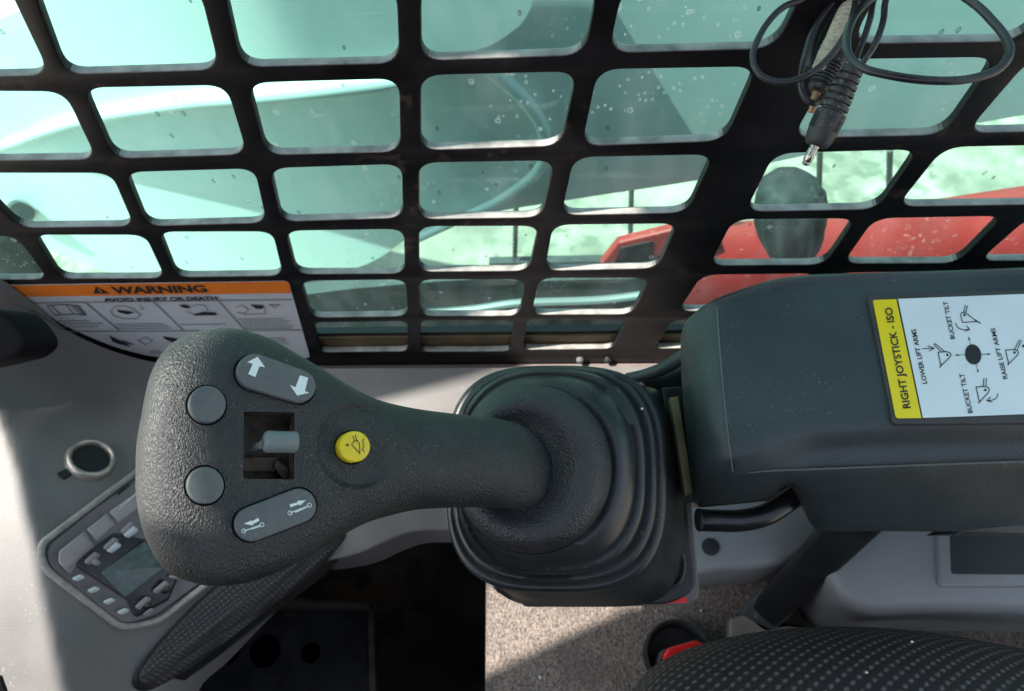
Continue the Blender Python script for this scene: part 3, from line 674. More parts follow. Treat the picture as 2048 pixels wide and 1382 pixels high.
def dots():
    m = bpy.data.materials.new('dotted seat cloth'); m.use_nodes = True; N = m.node_tree.nodes; L = m.node_tree.links
    b = N['Principled BSDF']; b.inputs['Roughness'].default_value = .85
    tc = N.new('ShaderNodeTexCoord'); mp = N.new('ShaderNodeMapping'); mp.inputs['Rotation'].default_value = (0, 0, .1); L.new(tc.outputs['UV'], mp.inputs[0])
    nz = N.new('ShaderNodeTexNoise'); nz.inputs['Scale'].default_value = 18; L.new(tc.outputs['UV'], nz.inputs['Vector'])
    def mth(op, *a):
        n = N.new('ShaderNodeMath'); n.operation = op
        for i, v in enumerate(a):
            if hasattr(v, 'is_linked'): L.new(v, n.inputs[i])
            else: n.inputs[i].default_value = v
        return n.outputs[0]
    sp = N.new('ShaderNodeSeparateXYZ'); L.new(mp.outputs[0], sp.inputs[0])
    jit = mth('MULTIPLY', mth('SUBTRACT', nz.outputs[0], .5), .9)
    u = mth('ADD', mth('MULTIPLY', sp.outputs[0], 1.0), jit); v = mth('ADD', mth('MULTIPLY', sp.outputs[1], 1.0), jit)
    cu = mth('COSINE', mth('MULTIPLY', u, 2*math.pi)); cv = mth('COSINE', mth('MULTIPLY', v, 2*math.pi))
    mu = mth('MULTIPLY', mth('MULTIPLY', cu, cv), 1.0)                  # staggered dots
    mr = N.new('ShaderNodeMapRange'); mr.inputs[1].default_value = .45; mr.inputs[2].default_value = .95; L.new(mu, mr.inputs[0])
    fz = N.new('ShaderNodeTexNoise'); fz.inputs['Scale'].default_value = 9; fz.inputs['Detail'].default_value = 6; L.new(tc.outputs['UV'], fz.inputs['Vector'])
    fr = N.new('ShaderNodeMapRange'); fr.inputs[1].default_value = .3; fr.inputs[2].default_value = .62; fr.inputs[3].default_value = .25; L.new(fz.outputs[0], fr.inputs[0])
    k = mth('MULTIPLY', mr.outputs[0], fr.outputs[0])
    mx = N.new('ShaderNodeMix'); mx.data_type = 'RGBA'; mx.inputs[6].default_value = (.012, .012, .014, 1); mx.inputs[7].default_value = (.30, .30, .29, 1); L.new(k, mx.inputs[0])
    L.new(mx.outputs[2], b.inputs['Base Color'])
    f2 = N.new('ShaderNodeTexNoise'); f2.inputs['Scale'].default_value = 7; f2.inputs['Detail'].default_value = 8; L.new(tc.outputs['UV'], f2.inputs['Vector'])
    hh = mth('ADD', mr.outputs[0], mth('MULTIPLY', f2.outputs[0], .9))
    bp = N.new('ShaderNodeBump'); bp.inputs['Strength'].default_value = .7; bp.inputs['Distance'].default_value = .0012; L.new(hh, bp.inputs['Height']); L.new(bp.outputs[0], b.inputs['Normal'])
    return m
se = thing('seat', 'black seat with pale dotted cloth bulging up at the bottom right', 'seat', (.25, -.05, CAMZ-.5))
top = [p for p in catmull([(1240,1470),(1262,1410),(1290,1362),(1330,1330),(1400,1300),(1500,1276),(1620,1262),(1750,1262),(1880,1273),(2048,1302),(2250,1345),(2500,1420)], 8)]
loops = []; UVs = []
for j in range(26):
    a = j/25*math.pi*.62
    row = []
    for p in top:
        # cushion roll: the edge at the top, bulging toward the eye lower down
        y = p[1]+(1-math.cos(a))*260; x = p[0]+(1-math.cos(a))*(40-.05*(p[0]-1240))
        z = .475-.075*math.sin(a)
        row.append(D(x, y, z))
    loops.append(row)
# underside
under = [[p+Vector((0, .0, -.012*k)) + Vector((0, .004 if k else 0, 0)) for p in loops[0]] for k in (3, 1)]
n = len(top); allL = under+loops
V = [v for L in allL for v in L]; F = [(i*n+j, i*n+j+1, (i+1)*n+j+1, (i+1)*n+j) for i in range(len(allL)-1) for j in range(n-1)]
so_ = mesh('cushion', V, F, dots(), se, ang=None)
uv = so_.data.uv_layers.new(name='UVMap')
def seatuv(p):
    return (p.x/.0084, p.y/.0105+ (CAMZ-p.z)/.0105*.9)
for lp in so_.data.loops:
    uv.data[lp.index].uv = seatuv(so_.data.vertices[lp.vertex_index].co)

# ---------------------------------------------------------------- joystick
js = thing('joystick', 'black right hand control joystick with grey and yellow buttons and rubber boot', 'joystick', D(1180, 1000, .43))
P0 = D(560, 890, .26); NG = camvec(.50, -.20, -.84)
face = GP(P0, NG)
def zf(px, py): return (face(px, py)-CAM).length/ray(px, py).length
upper = [(271,940),(272,900),(276,865),(283,828),(290,790),(300,752),(318,715),(346,685),(390,664),(430,657),(460,656),(500,663),(545,680),(600,711),(650,741),(700,772),(750,797),(800,811),(850,820),(930,830),(1000,838),(1045,850),(1080,876),(1100,905),(1109,935)]
lower = [(271,940),(271,980),(276,1022),(285,1058),(296,1088),(318,1126),(350,1152),(400,1169),(430,1172),(460,1171),(500,1164),(550,1147),(600,1122),(660,1086),(700,1062),(740,1043),(800,1026),(850,1018),(930,1015),(1000,1017),(1045,1018),(1080,1008),(1100,980),(1109,935)]
def side(pts):
    C = np.array(catmull(pts, 16)); i0 = np.argmax(C[:, 0] >= 430); i1 = np.argmax(C[:, 0] >= 1030)
    def res(A, m):
        s = np.concatenate([[0], np.cumsum(np.linalg.norm(np.diff(A, axis=0), axis=1))]); t = np.linspace(0, s[-1], m)
        return np.stack([np.interp(t, s, A[:, 0]), np.interp(t, s, A[:, 1])], 1)
    a = res(np.vstack([C[:i0], [[430, np.interp(430, C[:, 0], C[:, 1])]]]), 70)
    xs = np.linspace(430, 1030, 151)[1:-1]; b = np.stack([xs, np.interp(xs, C[i0-1:i1+1, 0], C[i0-1:i1+1, 1])], 1)
    c = res(np.vstack([[[1030, np.interp(1030, C[:, 0], C[:, 1])]], C[i1:]]), 40)
    return np.vstack([a, b, c])
UP, LO = side(upper), side(lower)
ring = np.vstack([UP, LO[::-1][1:-1]])
def ss(a, b, x):
    t = min(max((x-a)/(b-a), 0), 1); return t*t*(3-2*t)
def spine(p):
    x = min(max(p[0], 430), 1030); return np.array([x, 912+(x-430)*.028])
SP = np.array([spine(p) for p in ring])
K = 96
fs = [1-(k/K)**1.9 for k in range(K+1)]
def gz(px, py, f, sgn):
    n = 4.6+(2.15-4.6)*ss(560, 860, px)-1.7*ss(430, 290, px)
    T = .0185+(.0195-.0185)*ss(600, 900, px)
    h = max(1-f**n, 0)**(1/n)
    zs = zf(px, py)+T
    if sgn > 0:
        z = zs-T*h
        r = math.hypot(px-716, py-893)
        z += .0022*ss(88, 74, r)*ss(790, 730, px)
        z += .0016*ss(560, 400, px)*f*f                                     # crown falls away to the front edge
        return z
    return zs+(.021)*h
loops_f = [[D(*(SP[i]+(ring[i]-SP[i])*f), gz(*(SP[i]+(ring[i]-SP[i])*f), f, 1)) for i in range(len(ring))] for f in fs]
fb = [1-(k/20)**2.2 for k in range(1, 21)]
loops_b = [[D(*(SP[i]+(ring[i]-SP[i])*f), gz(*(SP[i]+(ring[i]-SP[i])*f), f, -1)) for i in range(len(ring))] for f in fb]
L_all = loops_b[::-1]+loops_f
n = len(ring); V = [v for L in L_all for v in L]
F = [(i*n+j, i*n+(j+1) % n, (i+1)*n+(j+1) % n, (i+1)*n+j) for i in range(len(L_all)-1) for j in range(n)]
grip = mesh('grip', V, F, grip_m, js, ang=None)
def pill(a, b, r, n=14):
    a = np.array(a, float); b = np.array(b, float); d = (b-a)/np.linalg.norm(b-a); nn = np.array([-d[1], d[0]]); q = []
    ra, rb = r if isinstance(r, tuple) else (r, r)
    for c, s0, rad in ((b, -math.pi/2, rb), (a, math.pi/2, ra)):
        for k in range(n+1):
            t = s0+math.pi*k/n; q.append(c+(d*math.cos(t)+nn*math.sin(t))*rad)
    return q
def circ(c, r, n=48): return [(c[0]+r*math.cos(2*math.pi*k/n), c[1]+r*math.sin(2*math.pi*k/n)) for k in range(n)]
def cutter(poly, hi, lo):
    return slab('cutter', [face(x, y, hi) for x, y in poly], NG*(lo-hi), None)
BUT = {  # outlines of the button tops (traced on the face plane)
 'a': circ((413,810), 37), 'b': circ((409,971), 37),
 'p': pill((508,745), (596,774), (36, 33)), 'q': pill((503,1048), (596,1012), (35, 35)), 'y': circ((706,894), 31)}
def grow(poly, k):
    c = sum(np.array(p) for p in poly)/len(poly); return [np.array(p)+(np.array(p)-c)/np.linalg.norm(np.array(p)-c)*k for p in poly]
cuts = [cutter(grow(BUT[k], 4.5), .01, -.0035) for k in 'abpq']+[cutter(grow(BUT['y'], 4), .01, -.005)]
pk = roundpoly([(488,823),(589,825),(588,959),(487,957)], 4, 3)
cuts.append(cutter(pk, .01, -.011))
boolean(grip, cuts)
# dirty pocket lining and thumb lever
pin = roundpoly([(489.5,824.5),(587.5,826.5),(586.5,957.5),(488.5,955.5)], 3, 3)
t0 = [face(x, y, -.0008) for x, y in pin]; t1 = [face(x, y, -.0105) for x, y in pin]; n = len(pin)
mesh('pocket_lining', t0+t1, [(i, (i+1) % n, n+(i+1) % n, n+i) for i in range(n)]+[tuple(range(n, 2*n))], pocket_m, js, smooth=False)
slab('pocket_rib', [face(x, y, -.006) for x, y in [(560,918),(586,935),(586,955),(572,955),(556,930)]], NG*-.003, pocket_m, js)
slab('pocket_plate', [face(x, y, -.0075) for x, y in [(491,912),(562,912),(575,930),(573,940),(491,940)]], NG*-.002, pocket_m, js)
ta = face(523, 885, .0035); tb = face(590, 886, .0035)
tl = lathe('thumb_lever', ta, tb, [(0, .0025), (.03, .0034), (.12, .0039), (.5, .00375), (.94, .0039), (.985, .0034), (1, .0028)], lever_m, js, 28, 50)
lathe('lever_stem', face(508, 894, -.007), face(530, 888, .0028), [(0, .0010), (.7, .0014), (1, .0022)], lever_m, tl, 16)
def button(name, poly, h0, h1, m, bev=.0007):
    o = slab(name, [face(x, y, h1) for x, y in poly], NG*(h0-h1), m, js, bev, 4); return o
ba = button('round_button', BUT['a'], -.0033, .0024, but_m); bb = button('round_button', BUT['b'], -.0033, .0024, but_m)
bp_ = button('rocker_button', BUT['p'], -.0033, .0022, but_m, .0009); bq = button('rocker_button', BUT['q'], -.0033, .0018, but_m, .0009)
by = button('yellow_button', BUT['y'], -.0048, .0022, yel_m, .0007)
ba['label'] = 'upper round grey button'; bb['label'] = 'lower round grey button'
bp_['label'] = 'grey rocker with up and down arrows'; bq['label'] = 'grey rocker with cylinder symbols'; by['label'] = 'yellow button with float symbol'
# symbols (traced at zoom; moved with the button tops, which stand above the face)
def z2(X, Y): return (250+X/3.37, 640+Y/3.37)
def onface(h, dx, dy): return lambda x, y, o=0: face(x+dx, y+dy, h+o)
# offset correcting the shift from face plane to button top
def shift(h):
    a = face(560, 890, h)-CAM; u = Vector((a.dot(right), a.dot(down), a.dot(fwd))); px = CX+FPX*u.x/u.z; py = CY+FPX*u.y/u.z
    return 560-px, 890-py
s1 = Ink()
s1.poly([z2(*p) for p in [(895,252),(945,322),(908,316),(880,388),(832,368),(862,300),(826,288)]])
s1.poly([z2(*p) for p in [(1178,376),(1234,392),(1212,482),(1242,492),(1160,512),(1110,440),(1148,456)]])
dx, dy = shift(.0024); s1.make('arrow_symbol', onface(.0024, dx, dy), .0, white_ink, bp_)
s2 = Ink()
def z6(X, Y): return (X/2.504, 830+Y/2.504)
for a, b, tip in (((1212,540),(1298,520),0), ((1450,450),(1528,430),1)):
    pass
s2.poly([z6(*p) for p in [(1222,542),(1262,524),(1260,531),(1294,512),(1299,528),(1265,545),(1270,551)]])
s2.line([z6(1222,578), z6(1308,550)], 2.2); s2.ring(z6(1222,578), 4, 1.7); s2.ring(z6(1312,547), 4, 1.7); s2.line([z6(1262,566), z6(1300,553)], 4)
s2.poly([z6(*p) for p in [(1450,445),(1490,436),(1488,428),(1532,425),(1500,452),(1497,445),(1454,461)]])
s2.line([z6(1455,487), z6(1545,452)], 2.2); s2.ring(z6(1452,488), 4, 1.7); s2.ring(z6(1548,450), 4, 1.7); s2.line([z6(1480,482), z6(1530,460)], 4)
dx, dy = shift(.0020); s2.make('cylinder_symbol', onface(.0020, dx, dy), .0, white_ink, bq)
s3 = Ink()
s3.line([z2(*p) for p in [(1525,838),(1540,818),(1565,812),(1578,835),(1580,900),(1525,838)]], 1.5)
s3.line([z2(1532,785), z2(1545,815)], 1.4); s3.line([z2(1548,775), z2(1560,810)], 1.4)
s3.line([z2(1482,842), z2(1504,842)], 1.8); s3.line([z2(1495,832), z2(1504,842), z2(1495,852)], 1.6)
s3.line([z2(*p) for p in [(1608,798),(1598,820),(1608,850),(1596,870),(1610,888)]], 1.5)
dx, dy = shift(.0024); s3.make('float_symbol', onface(.0024, dx, dy), .0, black_ink, by)

# collar and boot
def lp(cx, cy, a, b, z, n=2.0, tilt=(-.10, -.26), N=96, rot=0):
    nv = camvec(tilt[0], tilt[1], -1); c = D(cx, cy, z); g = GP(c, nv); out = []
    for k in range(N):
        t = 2*math.pi*k/N; ct, st_ = math.cos(t), math.sin(t)
        x = math.copysign(abs(ct)**(2/n), ct)*a; y = math.copysign(abs(st_)**(2/n), st_)*b
        out.append(g(cx+x*math.cos(rot)-y*math.sin(rot), cy+x*math.sin(rot)+y*math.cos(rot)))
    return out
cl = [lp(1040,932,20,30,.331), lp(1042,932,62,72,.331), lp(1046,933,84,94,.3292), lp(1048,934,94,106,.3268), lp(1052,935,106,118,.3246), lp(1056,936,118,130,.3238), lp(1059,937,130,142,.3243), lp(1062,938,142,154,.3266), lp(1064,938,150,162,.3300), lp(1065,938,156,167,.3345), lp(1066,938,158,169,.339), lp(1067,939,150,160,.343)]
loft('collar', cl, collar_m, js, True, True)
bt = [lp(1067,939,140,150,.3415), lp(1068,939,160,170,.3385), lp(1077,940,167,178,.3400,2.1), lp(1090,941,173,188,.3435,2.3), lp(1095,942,174,192,.3465,2.4), lp(1097,942,175,192,.3480,2.5),
      lp(1100,943,183,199,.3475,2.6), lp(1102,943,188,203,.3490,2.6), lp(1102,944,190,205,.3512,2.7), lp(1101,945,186,202,.3540,2.7), lp(1101,945,180,196,.3570,2.7), lp(1103,946,183,198,.3590,2.7),
      lp(1106,948,196,209,.3572,2.8), lp(1108,949,203,214,.3580,2.9), lp(1109,950,206,216,.3602,2.9), lp(1108,951,202,212,.3632,2.9), lp(1107,952,194,205,.3655,2.9), lp(1108,953,198,208,.3670,2.9),
      lp(1110,955,210,219,.3655,3.0), lp(1112,957,218,225,.3665,3.1), lp(1113,958,221,227,.3690,3.1), lp(1113,959,217,223,.3720,3.2), lp(1115,960,209,217,.3745,3.2),
      lp(1125,968,206,220,.387,3.3), lp(1145,980,198,220,.40,3.6), lp(1160,986,193,222,.415,4), lp(1168,990,200,224,.425,4.5)]
loft('boot', bt, boot_m, js, True, True, ang=60)
base = GP(D(1180, 1000, .428), camvec(-.10, -.26, -1))
slab('base_plate', [base(x, y, .003) for x, y in roundpoly([(975,820),(1330,790),(1352,800),(1392,1180),(1340,1207),(1060,1214),(985,1180)], [10, 10, 10, 34, 20, 20, 20], 6)], camvec(.05, .26, 1)*.010, dark_m, js, .0015)
slab('mounting_plate', [base(x, y, -.011) for x, y in roundpoly([(1010,800),(1372,790),(1406,1200),(1380,1215),(1040,1218)], 12, 5)], camvec(.05, .26, 1)*.012, mat('mount', (.12, .11, .10), .45, var=(40, .2)), js, .0015)
tube('plate_rim', [base(x, y, .0045) for x, y in [(1345,1105),(1362,1106),(1366,1140),(1352,1168),(1320,1178),(1292,1180)]], .0012, boot_m, js, 8)
bs = slab('red_sticker', [base(x, y, -.0095) for x, y in [(1318,1196),(1372,1190),(1380,1208),(1320,1211)]], camvec(0, .2, 1)*.001, redp_m, js)

# strip and lever between boot and armrest
mb = thing('mounting_bracket', 'olive brown steel mounting strip between the joystick boot and the armrest', 'bracket', D(1370, 900, .42))
slab('strip', [D(x, y, .405) for x, y in [(1340,795),(1357,792),(1388,985),(1370,992)]], camvec(.1, .2, 1)*.01, olive_m, mb, .001)
slab('back_strip', [D(x, y, .418) for x, y in [(1325,775),(1400,770),(1420,1000),(1345,1010)]], camvec(.1, .2, 1)*.02, dark_m, mb, .001)
lv = thing('release_lever', 'short curved black lever reaching from behind the boot to the armrest', 'lever', D(1320, 740, .45))
tube('lever_rod', [D(x, y, z) for x, y, z in [(1255,757,.45),(1290,750,.44),(1330,735,.43),(1375,708,.42),(1420,690,.42)]], lambda t: .0035+.001*t, arm_m, lv, 12)
slab('lever_block', [D(x, y, .455) for x, y in [(1280,760),(1340,745),(1400,725),(1400,790),(1300,785)]], camvec(0, 0, 1)*.05, dark_m, lv, .002)

# ---------------------------------------------------------------- armrest
ar = thing('armrest', 'dark slate plastic armrest housing with a joystick instruction label on top', 'armrest', D(1800, 800, .45))
# rows: far under, far edge, far fillet, top x3, near fillet, shoulder, seam, side mid, bottom ; each (px, py, h below the eye)
ST = [
 [(1366,700,.47),(1362,672,.385),(1361,690,.376),(1363,760,.372),(1368,820,.370),(1374,880,.371),(1380,935,.376),(1383,962,.383),(1385,980,.390),(1386,995,.398),(1388,1006,.408)],
 [(1380,660,.46),(1370,645,.362),(1372,664,.352),(1378,740,.349),(1385,810,.348),(1393,872,.349),(1401,925,.353),(1405,955,.360),(1408,968,.366),(1408,988,.378),(1406,1008,.395)],
 [(1402,640,.45),(1395,620,.347),(1398,640,.339),(1406,720,.336),(1414,800,.336),(1422,868,.336),(1430,918,.340),(1434,948,.348),(1436,958,.354),(1436,980,.368),(1430,1008,.392)],
 [(1436,620,.45),(1430,598,.339),(1434,616,.3325),(1440,700,.3305),(1449,800,.330),(1456,870,.3305),(1462,915,.334),(1465,944,.342),(1466,950,.346),(1466,975,.362),(1462,1007,.392)],
 [(1500,600,.45),(1492,575,.337),(1494,594,.331),(1500,690,.330),(1506,790,.330),(1512,860,.3305),(1518,902,.333),(1528,930,.341),(1530,944,.346),(1530,970,.362),(1528,998,.390)],
 [(1562,592,.45),(1556,557,.337),(1558,578,.331),(1560,680,.330),(1564,780,.330),(1568,850,.3305),(1574,882,.333),(1582,915,.341),(1584,942,.346),(1584,965,.362),(1582,972,.385)],
 [(1632,585,.45),(1625,549,.337),(1626,570,.331),(1628,680,.330),(1630,780,.330),(1632,842,.3305),(1634,868,.333),(1636,900,.341),(1637,940,.347),(1636,1000,.375),(1630,1058,.412)],
 [(1762,582,.45),(1755,545,.337),(1756,566,.331),(1757,680,.330),(1758,780,.330),(1760,836,.3305),(1761,860,.333),(1762,892,.341),(1763,936,.347),(1760,1000,.375),(1752,1062,.412)],
 [(1905,578,.45),(1900,541,.337),(1900,562,.331),(1900,680,.330),(1900,780,.330),(1900,834,.3305),(1900,857,.333),(1900,888,.341),(1900,930,.347),(1902,1000,.375),(1905,1063,.412)],
 [(2055,575,.45),(2050,535,.337),(2050,556,.331),(2050,680,.330),(2050,780,.330),(2050,833,.3305),(2050,855,.333),(2050,885,.341),(2050,926,.347),(2050,980,.370),(2050,1050,.40)],
 [(2305,570,.45),(2300,526,.337),(2300,548,.331),(2300,680,.330),(2300,780,.330),(2300,832,.3305),(2300,853,.333),(2300,883,.341),(2300,920,.347),(2300,980,.370),(2300,1050,.40)]]
PT = np.array([[[*HP(h)(x, y)] for x, y, h in row] for row in ST])
def densify(A, n):   # catmull along axis 0 with limited overshoot
    out = []
    for i in range(len(A)-1):
        a, b, c, d = A[max(i-1, 0)], A[i], A[i+1], A[min(i+2, len(A)-1)]
        for k in range(n):
            t = k/n; cr = .5*((2*b)+(-a+c)*t+(2*a-5*b+4*c-d)*t*t+(-a+3*b-3*c+d)*t**3); ln = b+(c-b)*t
            out.append(.6*cr+.4*ln)
    out.append(A[-1]); return np.array(out)
G1 = densify(PT, 4); G2 = densify(G1.transpose(1, 0, 2), 4).transpose(1, 0, 2)
lo = G2[:, :1]+np.array([0, 0, -.02]); G2 = G2
loops = [[Vector(p) for p in row] for row in G2]
body = loft('housing', loops, arm_m, ar, True, True, True, ang=60)
# seam lines moulded into the housing
tube('seam', [HP(.3455)(x, y, .0004) for x, y in [(1466,947),(1530,942),(1584,940),(1637,938),(1763,933),(1900,928),(2050,923),(2250,917)]], .0005, but_m, ar, 6, 2)
tube('seam', [HP(h)(x, y, .0002) for x, y, h in [(1430,598,.3395),(1434,616,.3325),(1440,700,.3305),(1449,800,.330),(1456,870,.3305),(1462,915,.334),(1465,944,.342)]], .0004, but_m, ar, 6, 4)
# lower cheek on the near side, and its curved recess
slab('cheek_recess', [D(x, y, .412) for x, y in [tuple(p) for p in catmull([(1900,1068),(1935,1045),(1975,1020),(2048,1012),(2200,1010)], 5)]+[(2200,1068)]], camvec(.1, .3, 1)*.03, arm_m, ar, .003)
slab('under_block', [D(x, y, .43) for x, y in roundpoly([(1390,990),(1620,960),(1634,975),(1628,1000),(1560,1000),(1400,1016)], 5)], camvec(.1, .2, 1)*.05, dark_m, ar, .003)
# release tube under the nose
rt = thing('grab_tube', 'black glossy bent tube handle sticking out under the armrest nose', 'handle', D(1450, 1040, .40))
tube('tube_bar', [D(x, y, z) for x, y, z in [(1399,1040,.398),(1430,1041,.398),(1480,1041,.40),(1530,1030,.402),(1575,1003,.405),(1620,968,.41),(1660,940,.415)]], .0060, gloss_m, rt, 20)
lathe('end_plug', D(1401, 1040, .398), D(1393, 1040, .398), [(0, .0062), (.5, .0064), (1, .0055)], dark_m, rt)
# instruction label
top_ = HP(.330)
lb = slab('instruction_label', [top_(x, y, .0016) for x, y in roundpoly([(1735,590),(2320,572),(2320,842),(1787,848)], [6, 1, 1, 10], 4)], (0, 0, -.0025), mat('label base', (.045, .042, .040), .5, var=(60, .2)), ar, .0004)
def z7(X, Y): return (1720+X/4.607, 560+Y/4.607)
i1 = Ink(); i1.poly(roundpoly([z7(*p) for p in [(118,185),(334,176),(566,1272),(330,1275)]], [3, 0, 0, 7], 4)); i1.make('yellow_band', top_, .0020, label_y, lb)
i2 = Ink(); i2.poly([z7(*p) for p in [(350,174),(2500,90),(2500,1200),(580,1271)]]); i2.make('white_field', top_, .0020, label_w, lb)
t = Ink(); t.text('RIGHT JOYSTICK - ISO', z7(466,1178), z7(292,250), (-14.3,1.5), .022); t.make('lettering', top_, .0023, black_ink, lb)
t = Ink(); t.text('LOWER LIFT ARMS', z7(620,952), z7(514,450), (-9.3,1.3), .016); t.make('lettering', top_, .0023, black_ink, lb)
t = Ink(); t.text('BUCKET TILT', z7(876,541), z7(806,194), (-8.8,1.3), .016); t.make('lettering', top_, .0023, black_ink, lb)
t = Ink(); t.text('BUCKET TILT', z7(1040,1223), z7(957,858), (-9.3,1.3), .016); t.make('lettering', top_, .0023, black_ink, lb)
t = Ink(); t.text('RAISE LIFT ARMS', z7(1362,908), z7(1242,440), (-8.8,1.3), .016); t.make('lettering', top_, .0023, black_ink, lb)
t = Ink(); t.disc(z7(1043,685), 16, 20.5, -.25, 28)
def arrow(a, b, wd=1.0, hd=5):
    a = np.array(z7(*a)); b = np.array(z7(*b)); d = (b-a)/np.linalg.norm(b-a); nn = np.array([-d[1], d[0]])
    t.line([a, b-d*hd], wd); t.poly([b, b-d*hd*1.4+nn*2, b-d*hd*1.4-nn*2])
arrow((970,688), (873,692)); arrow((1118,685), (1208,680)); arrow((1018,595), (1001,518)); arrow((1070,775), (1091,858))
t.make('joystick_pictogram', top_, .0023, black_ink, lb)
T = []
def newicon():
    global t
    t = Ink(); T.append(t)
def icon(out, arms, dot, ext):
    t.line([z7(*p) for p in out], 1.7)
    for a in arms: t.line([z7(*p) for p in a], 1.6)
    t.disc(z7(*dot), 2.5); t.line([z7(*p) for p in ext], 1.9)
newicon(); icon([(745,785),(720,665),(800,660),(828,670),(840,690),(825,715),(745,788)], [[(680,592),(748,662)], [(690,583),(778,656)]], (805,690), [(760,775),(735,805)])
t.line([z7(575,632), z7(682,628)], 1.6); t.line([z7(625,605), z7(682,628), z7(638,655)], 1.6)
newicon(); icon([(945,390),(926,322),(938,300),(968,296),(1080,382),(945,390)], [[(955,296),(972,232)], [(975,300),(990,236)]], (963,322), [(1060,366),(1110,398)])
t.line([z7(*p) for p in catmull([(882,398),(905,438),(950,456),(1008,456)], 5)], 1.6); t.line([z7(985,422), z7(1010,456), z7(968,470)], 1.6)
newicon(); icon([(1100,1118),(1070,985),(1150,980),(1183,990),(1193,1012),(1180,1040),(1105,1120)], [[(1142,905),(1136,980)], [(1165,905),(1160,980)]], (1155,1013), [(1115,1108),(1090,1135)])
t.line([z7(*p) for p in catmull([(1272,1045),(1258,1082),(1222,1105),(1170,1110)], 5)], 1.6); t.line([z7(1203,1078), z7(1170,1110), z7(1218,1126)], 1.6)
newicon(); icon([(1370,765),(1340,645),(1425,640),(1452,650),(1462,670),(1448,695),(1375,768)], [[(1425,638),(1470,550)], [(1447,645),(1487,555)]], (1423,668), [(1385,755),(1362,782)])
t.poly([z7(1488,608), z7(1520,586), z7(1520,628)]); t.line([z7(1510,608), z7(1600,603)], 1.6)
for t in T: t.make('bucket_pictogram', top_, .0023, black_ink, lb)

# ---------------------------------------------------------------- cables at the top right
def z3(X, Y): return (1348+X/2.926, Y/2.926)
def cpt(P): return [D(*z3(x, y), z) for x, y, z in P]
R3 = .0013
c1 = thing('audio_cable', 'black audio cable hanging from the guard, its ribbed plug with bare metal tip', 'cable', D(1680, 100, .29), 'audio cables bundled at the top right')
tube('cable', cpt([(1500,-260,.30),(1300,-120,.295),(1240,0,.292),(1225,120,.290),(1185,240,.288),(1130,330,.289),(1090,380,.291),(1062,400,.292)]), R3, cable_m, c1, 12)
tube('cable_loop', cpt([(1300,-160,.28),(1180,-30,.272),(1080,60,.268),(1025,160,.262),(1010,250,.258),(1030,335,.254),(1110,400,.250),(1220,432,.247),(1380,460,.244),(1550,473,.243),(1700,466,.243),(1850,430,.243),(1935,370,.243),(1965,290,.244),(1930,205,.246),(1860,120,.249),(1780,40,.252),(1680,-30,.256),(1560,-90,.26)]), .00145, cable_m, c1, 12)
pa, pb2 = D(*z3(1052, 385), .291), D(*z3(828, 855), .300)
prof = [(0, .0030), (.02, .0042)]
for k in range(6):
    a = .05+k*.085; r = .0045+.00026*k
    prof += [(a, r), (a+.05, r+.0001), (a+.055, r-.0011), (a+.078, r-.0011)]
prof += [(.57, .0061), (.62, .0063), (.80, .0060), (.93, .0054), (.985, .0045), (1, .0038)]
pl = lathe('plug', pa, pb2, prof, plug_m, c1, 32, 40)
dv = (pb2-pa).normalized(); pc = D(*z3(818, 872), .3005); pd_ = D(*z3(765, 968), .3035)
lathe('plug_tip', pc-dv*.004, pd_, [(0, .0020), (.30, .0020), (.31, .0017), (.35, .0017), (.36, .0020), (.55, .0020), (.56, .0017), (.60, .0017), (.61, .0020), (.80, .0019), (.86, .0014), (.93, .0018), (1, .0006)], brass_m, pl, 24)
# grip pads on the plug
vv = -fwd
for off, k in ((-.0055, 0), (.004, 1)):
    sdv = dv.cross(vv).normalized()
    for j in range(7):
        cpos = pa+(pb2-pa)*(.66+.028*j)
        a = cpos-sdv*off*(1 if k == 0 else .6)+vv*(.0032 if k == 0 else .0055)
        tube('grip_rib', [a-sdv*.0016, a+sdv*.0016], .00035, plug_m, pl, 6, 1)
c2 = thing('audio_cable', 'second black cable whose short ribbed plug hangs behind the long plug', 'cable', D(1640, 120, .31), 'audio cables bundled at the top right')
tube('cable', cpt([(1140,-150,.31),(960,-10,.306),(880,80,.305),(810,190,.305),(775,300,.305),(748,400,.305),(742,500,.306),(765,570,.306),(815,603,.306),(862,590,.308),(880,540,.31)]), R3, cable_m, c2, 12)
pr = [(0, .003), (.04, .0045)]
for k in range(7): a = .36+k*.07; pr += [(a, .0052), (a+.04, .0052), (a+.045, .0044), (a+.063, .0044)]
pr += [(.88, .005), (.96, .0044), (1, .003)]
lathe('plug', D(*z3(985, 275), .309), D(*z3(835, 545), .3105), pr, plug_m, c2, 28)
lathe('plug_stub', D(*z3(845, 530), .310), D(*z3(802, 660), .313), [(0, .0022), (.5, .0022), (.55, .0017), (1, .0014)], mat('rusty tip', (.3, .18, .11), .5, .6), c2, 14)
c3 = thing('audio_cable', 'thin black cable loop hanging at the left of the bundled plugs', 'cable', D(1560, 80, .30), 'audio cables bundled at the top right')
tube('cable', cpt([(900,-120,.30),(760,-10,.30),(650,35,.299),(570,105,.298),(505,200,.297),(465,300,.296),(468,380,.295),(515,445,.294),(600,478,.293),(690,474,.292),(780,440,.291),(870,375,.290),(950,285,.289),(1010,190,.289),(1045,100,.290),(1065,0,.292),(1080,-120,.295)]), .00135, cable_m, c3, 12)
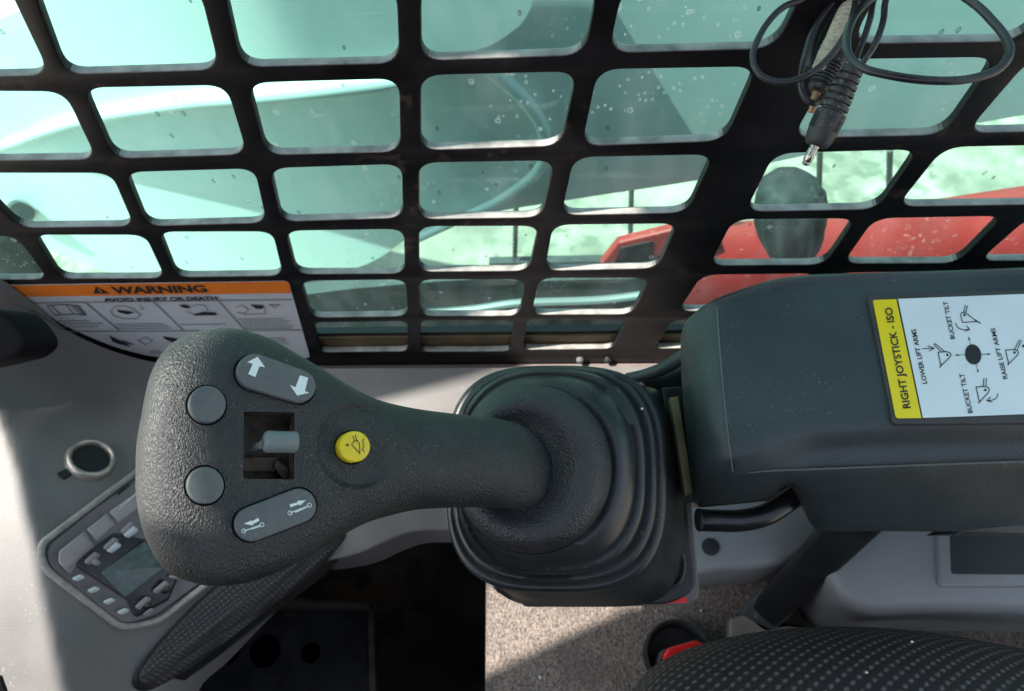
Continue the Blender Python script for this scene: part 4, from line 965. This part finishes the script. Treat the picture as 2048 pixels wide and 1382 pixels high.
tube('cable', cpt([(1240,-150,.30),(1170,0,.30),(1150,100,.299),(1120,200,.299),(1085,290,.298),(1060,360,.296)]), .0013, cable_m, c3, 12)
rp = thing('braided_cord', 'pale braided cord twisted among the black cables', 'cord', D(1680, 60, .31))
ctr = [Vector(p) for p in catmull([tuple(p) for p in cpt([(1050,20,.305),(1005,60,.304),(960,150,.304),(925,230,.305),(885,310,.306),(850,400,.308)])], 12)]
for ph in (0, 2*math.pi/3, 4*math.pi/3):
    P = []
    for i, p in enumerate(ctr):
        d = (ctr[min(i+1, len(ctr)-1)]-ctr[max(i-1, 0)]).normalized(); u = d.orthogonal().normalized(); u = (Vector((0, 1, 0))-d*d.y).normalized(); s = d.cross(u); a = ph+i*.55
        P.append(p+(u*math.cos(a)+s*math.sin(a))*.0016)
    tube('strand', P, .0015, rope_m, rp, 8, 1)
tube('dark_sleeve', cpt([(1000,-40,.309),(930,80,.311),(880,190,.312),(830,300,.313),(815,400,.314)]), .0055, cable_m, rp, 12)

# lint and crumbs, tiny loose things
for i, (x, y, fn, r) in enumerate([(1284,818,lambda a, b: D(a, b, .348),.0007), (1824,1284,lambda a, b: D(a, b, .405),.0008), (1733,1345,lambda a, b: D(a, b, .40),.0008), (1080,1355,lambda a, b: cp(a, b, .001),.0013), (1402,1222,lambda a, b: cp(a, b, .001),.0013)]):
    c = fn(x, y); me = bpy.data.meshes.new('crumb'); bm = bmesh.new(); bmesh.ops.create_icosphere(bm, subdivisions=1, radius=r)
    for v in bm.verts: v.co = v.co*random.uniform(.6, 1.2)+c
    bm.to_mesh(me); bm.free()
    o = link('crumb', me, label_w); o['group'] = 'loose crumbs lying about'
    tag(o, ['white crumb on the upper right of the rubber boot', 'white crumb near the middle top of the dotted seat', 'white crumb low on the dotted seat', 'pale crumb on the shaded carpet near the bottom edge', 'pale crumb on the carpet right of the red sticker'][i], 'crumb')

# put each Empty at its thing's base without moving its parts
bpy.context.view_layer.update()
for o, loc in ROOTS:
    for ch in o.children:
        ch.matrix_parent_inverse = Matrix.Translation(-loc)
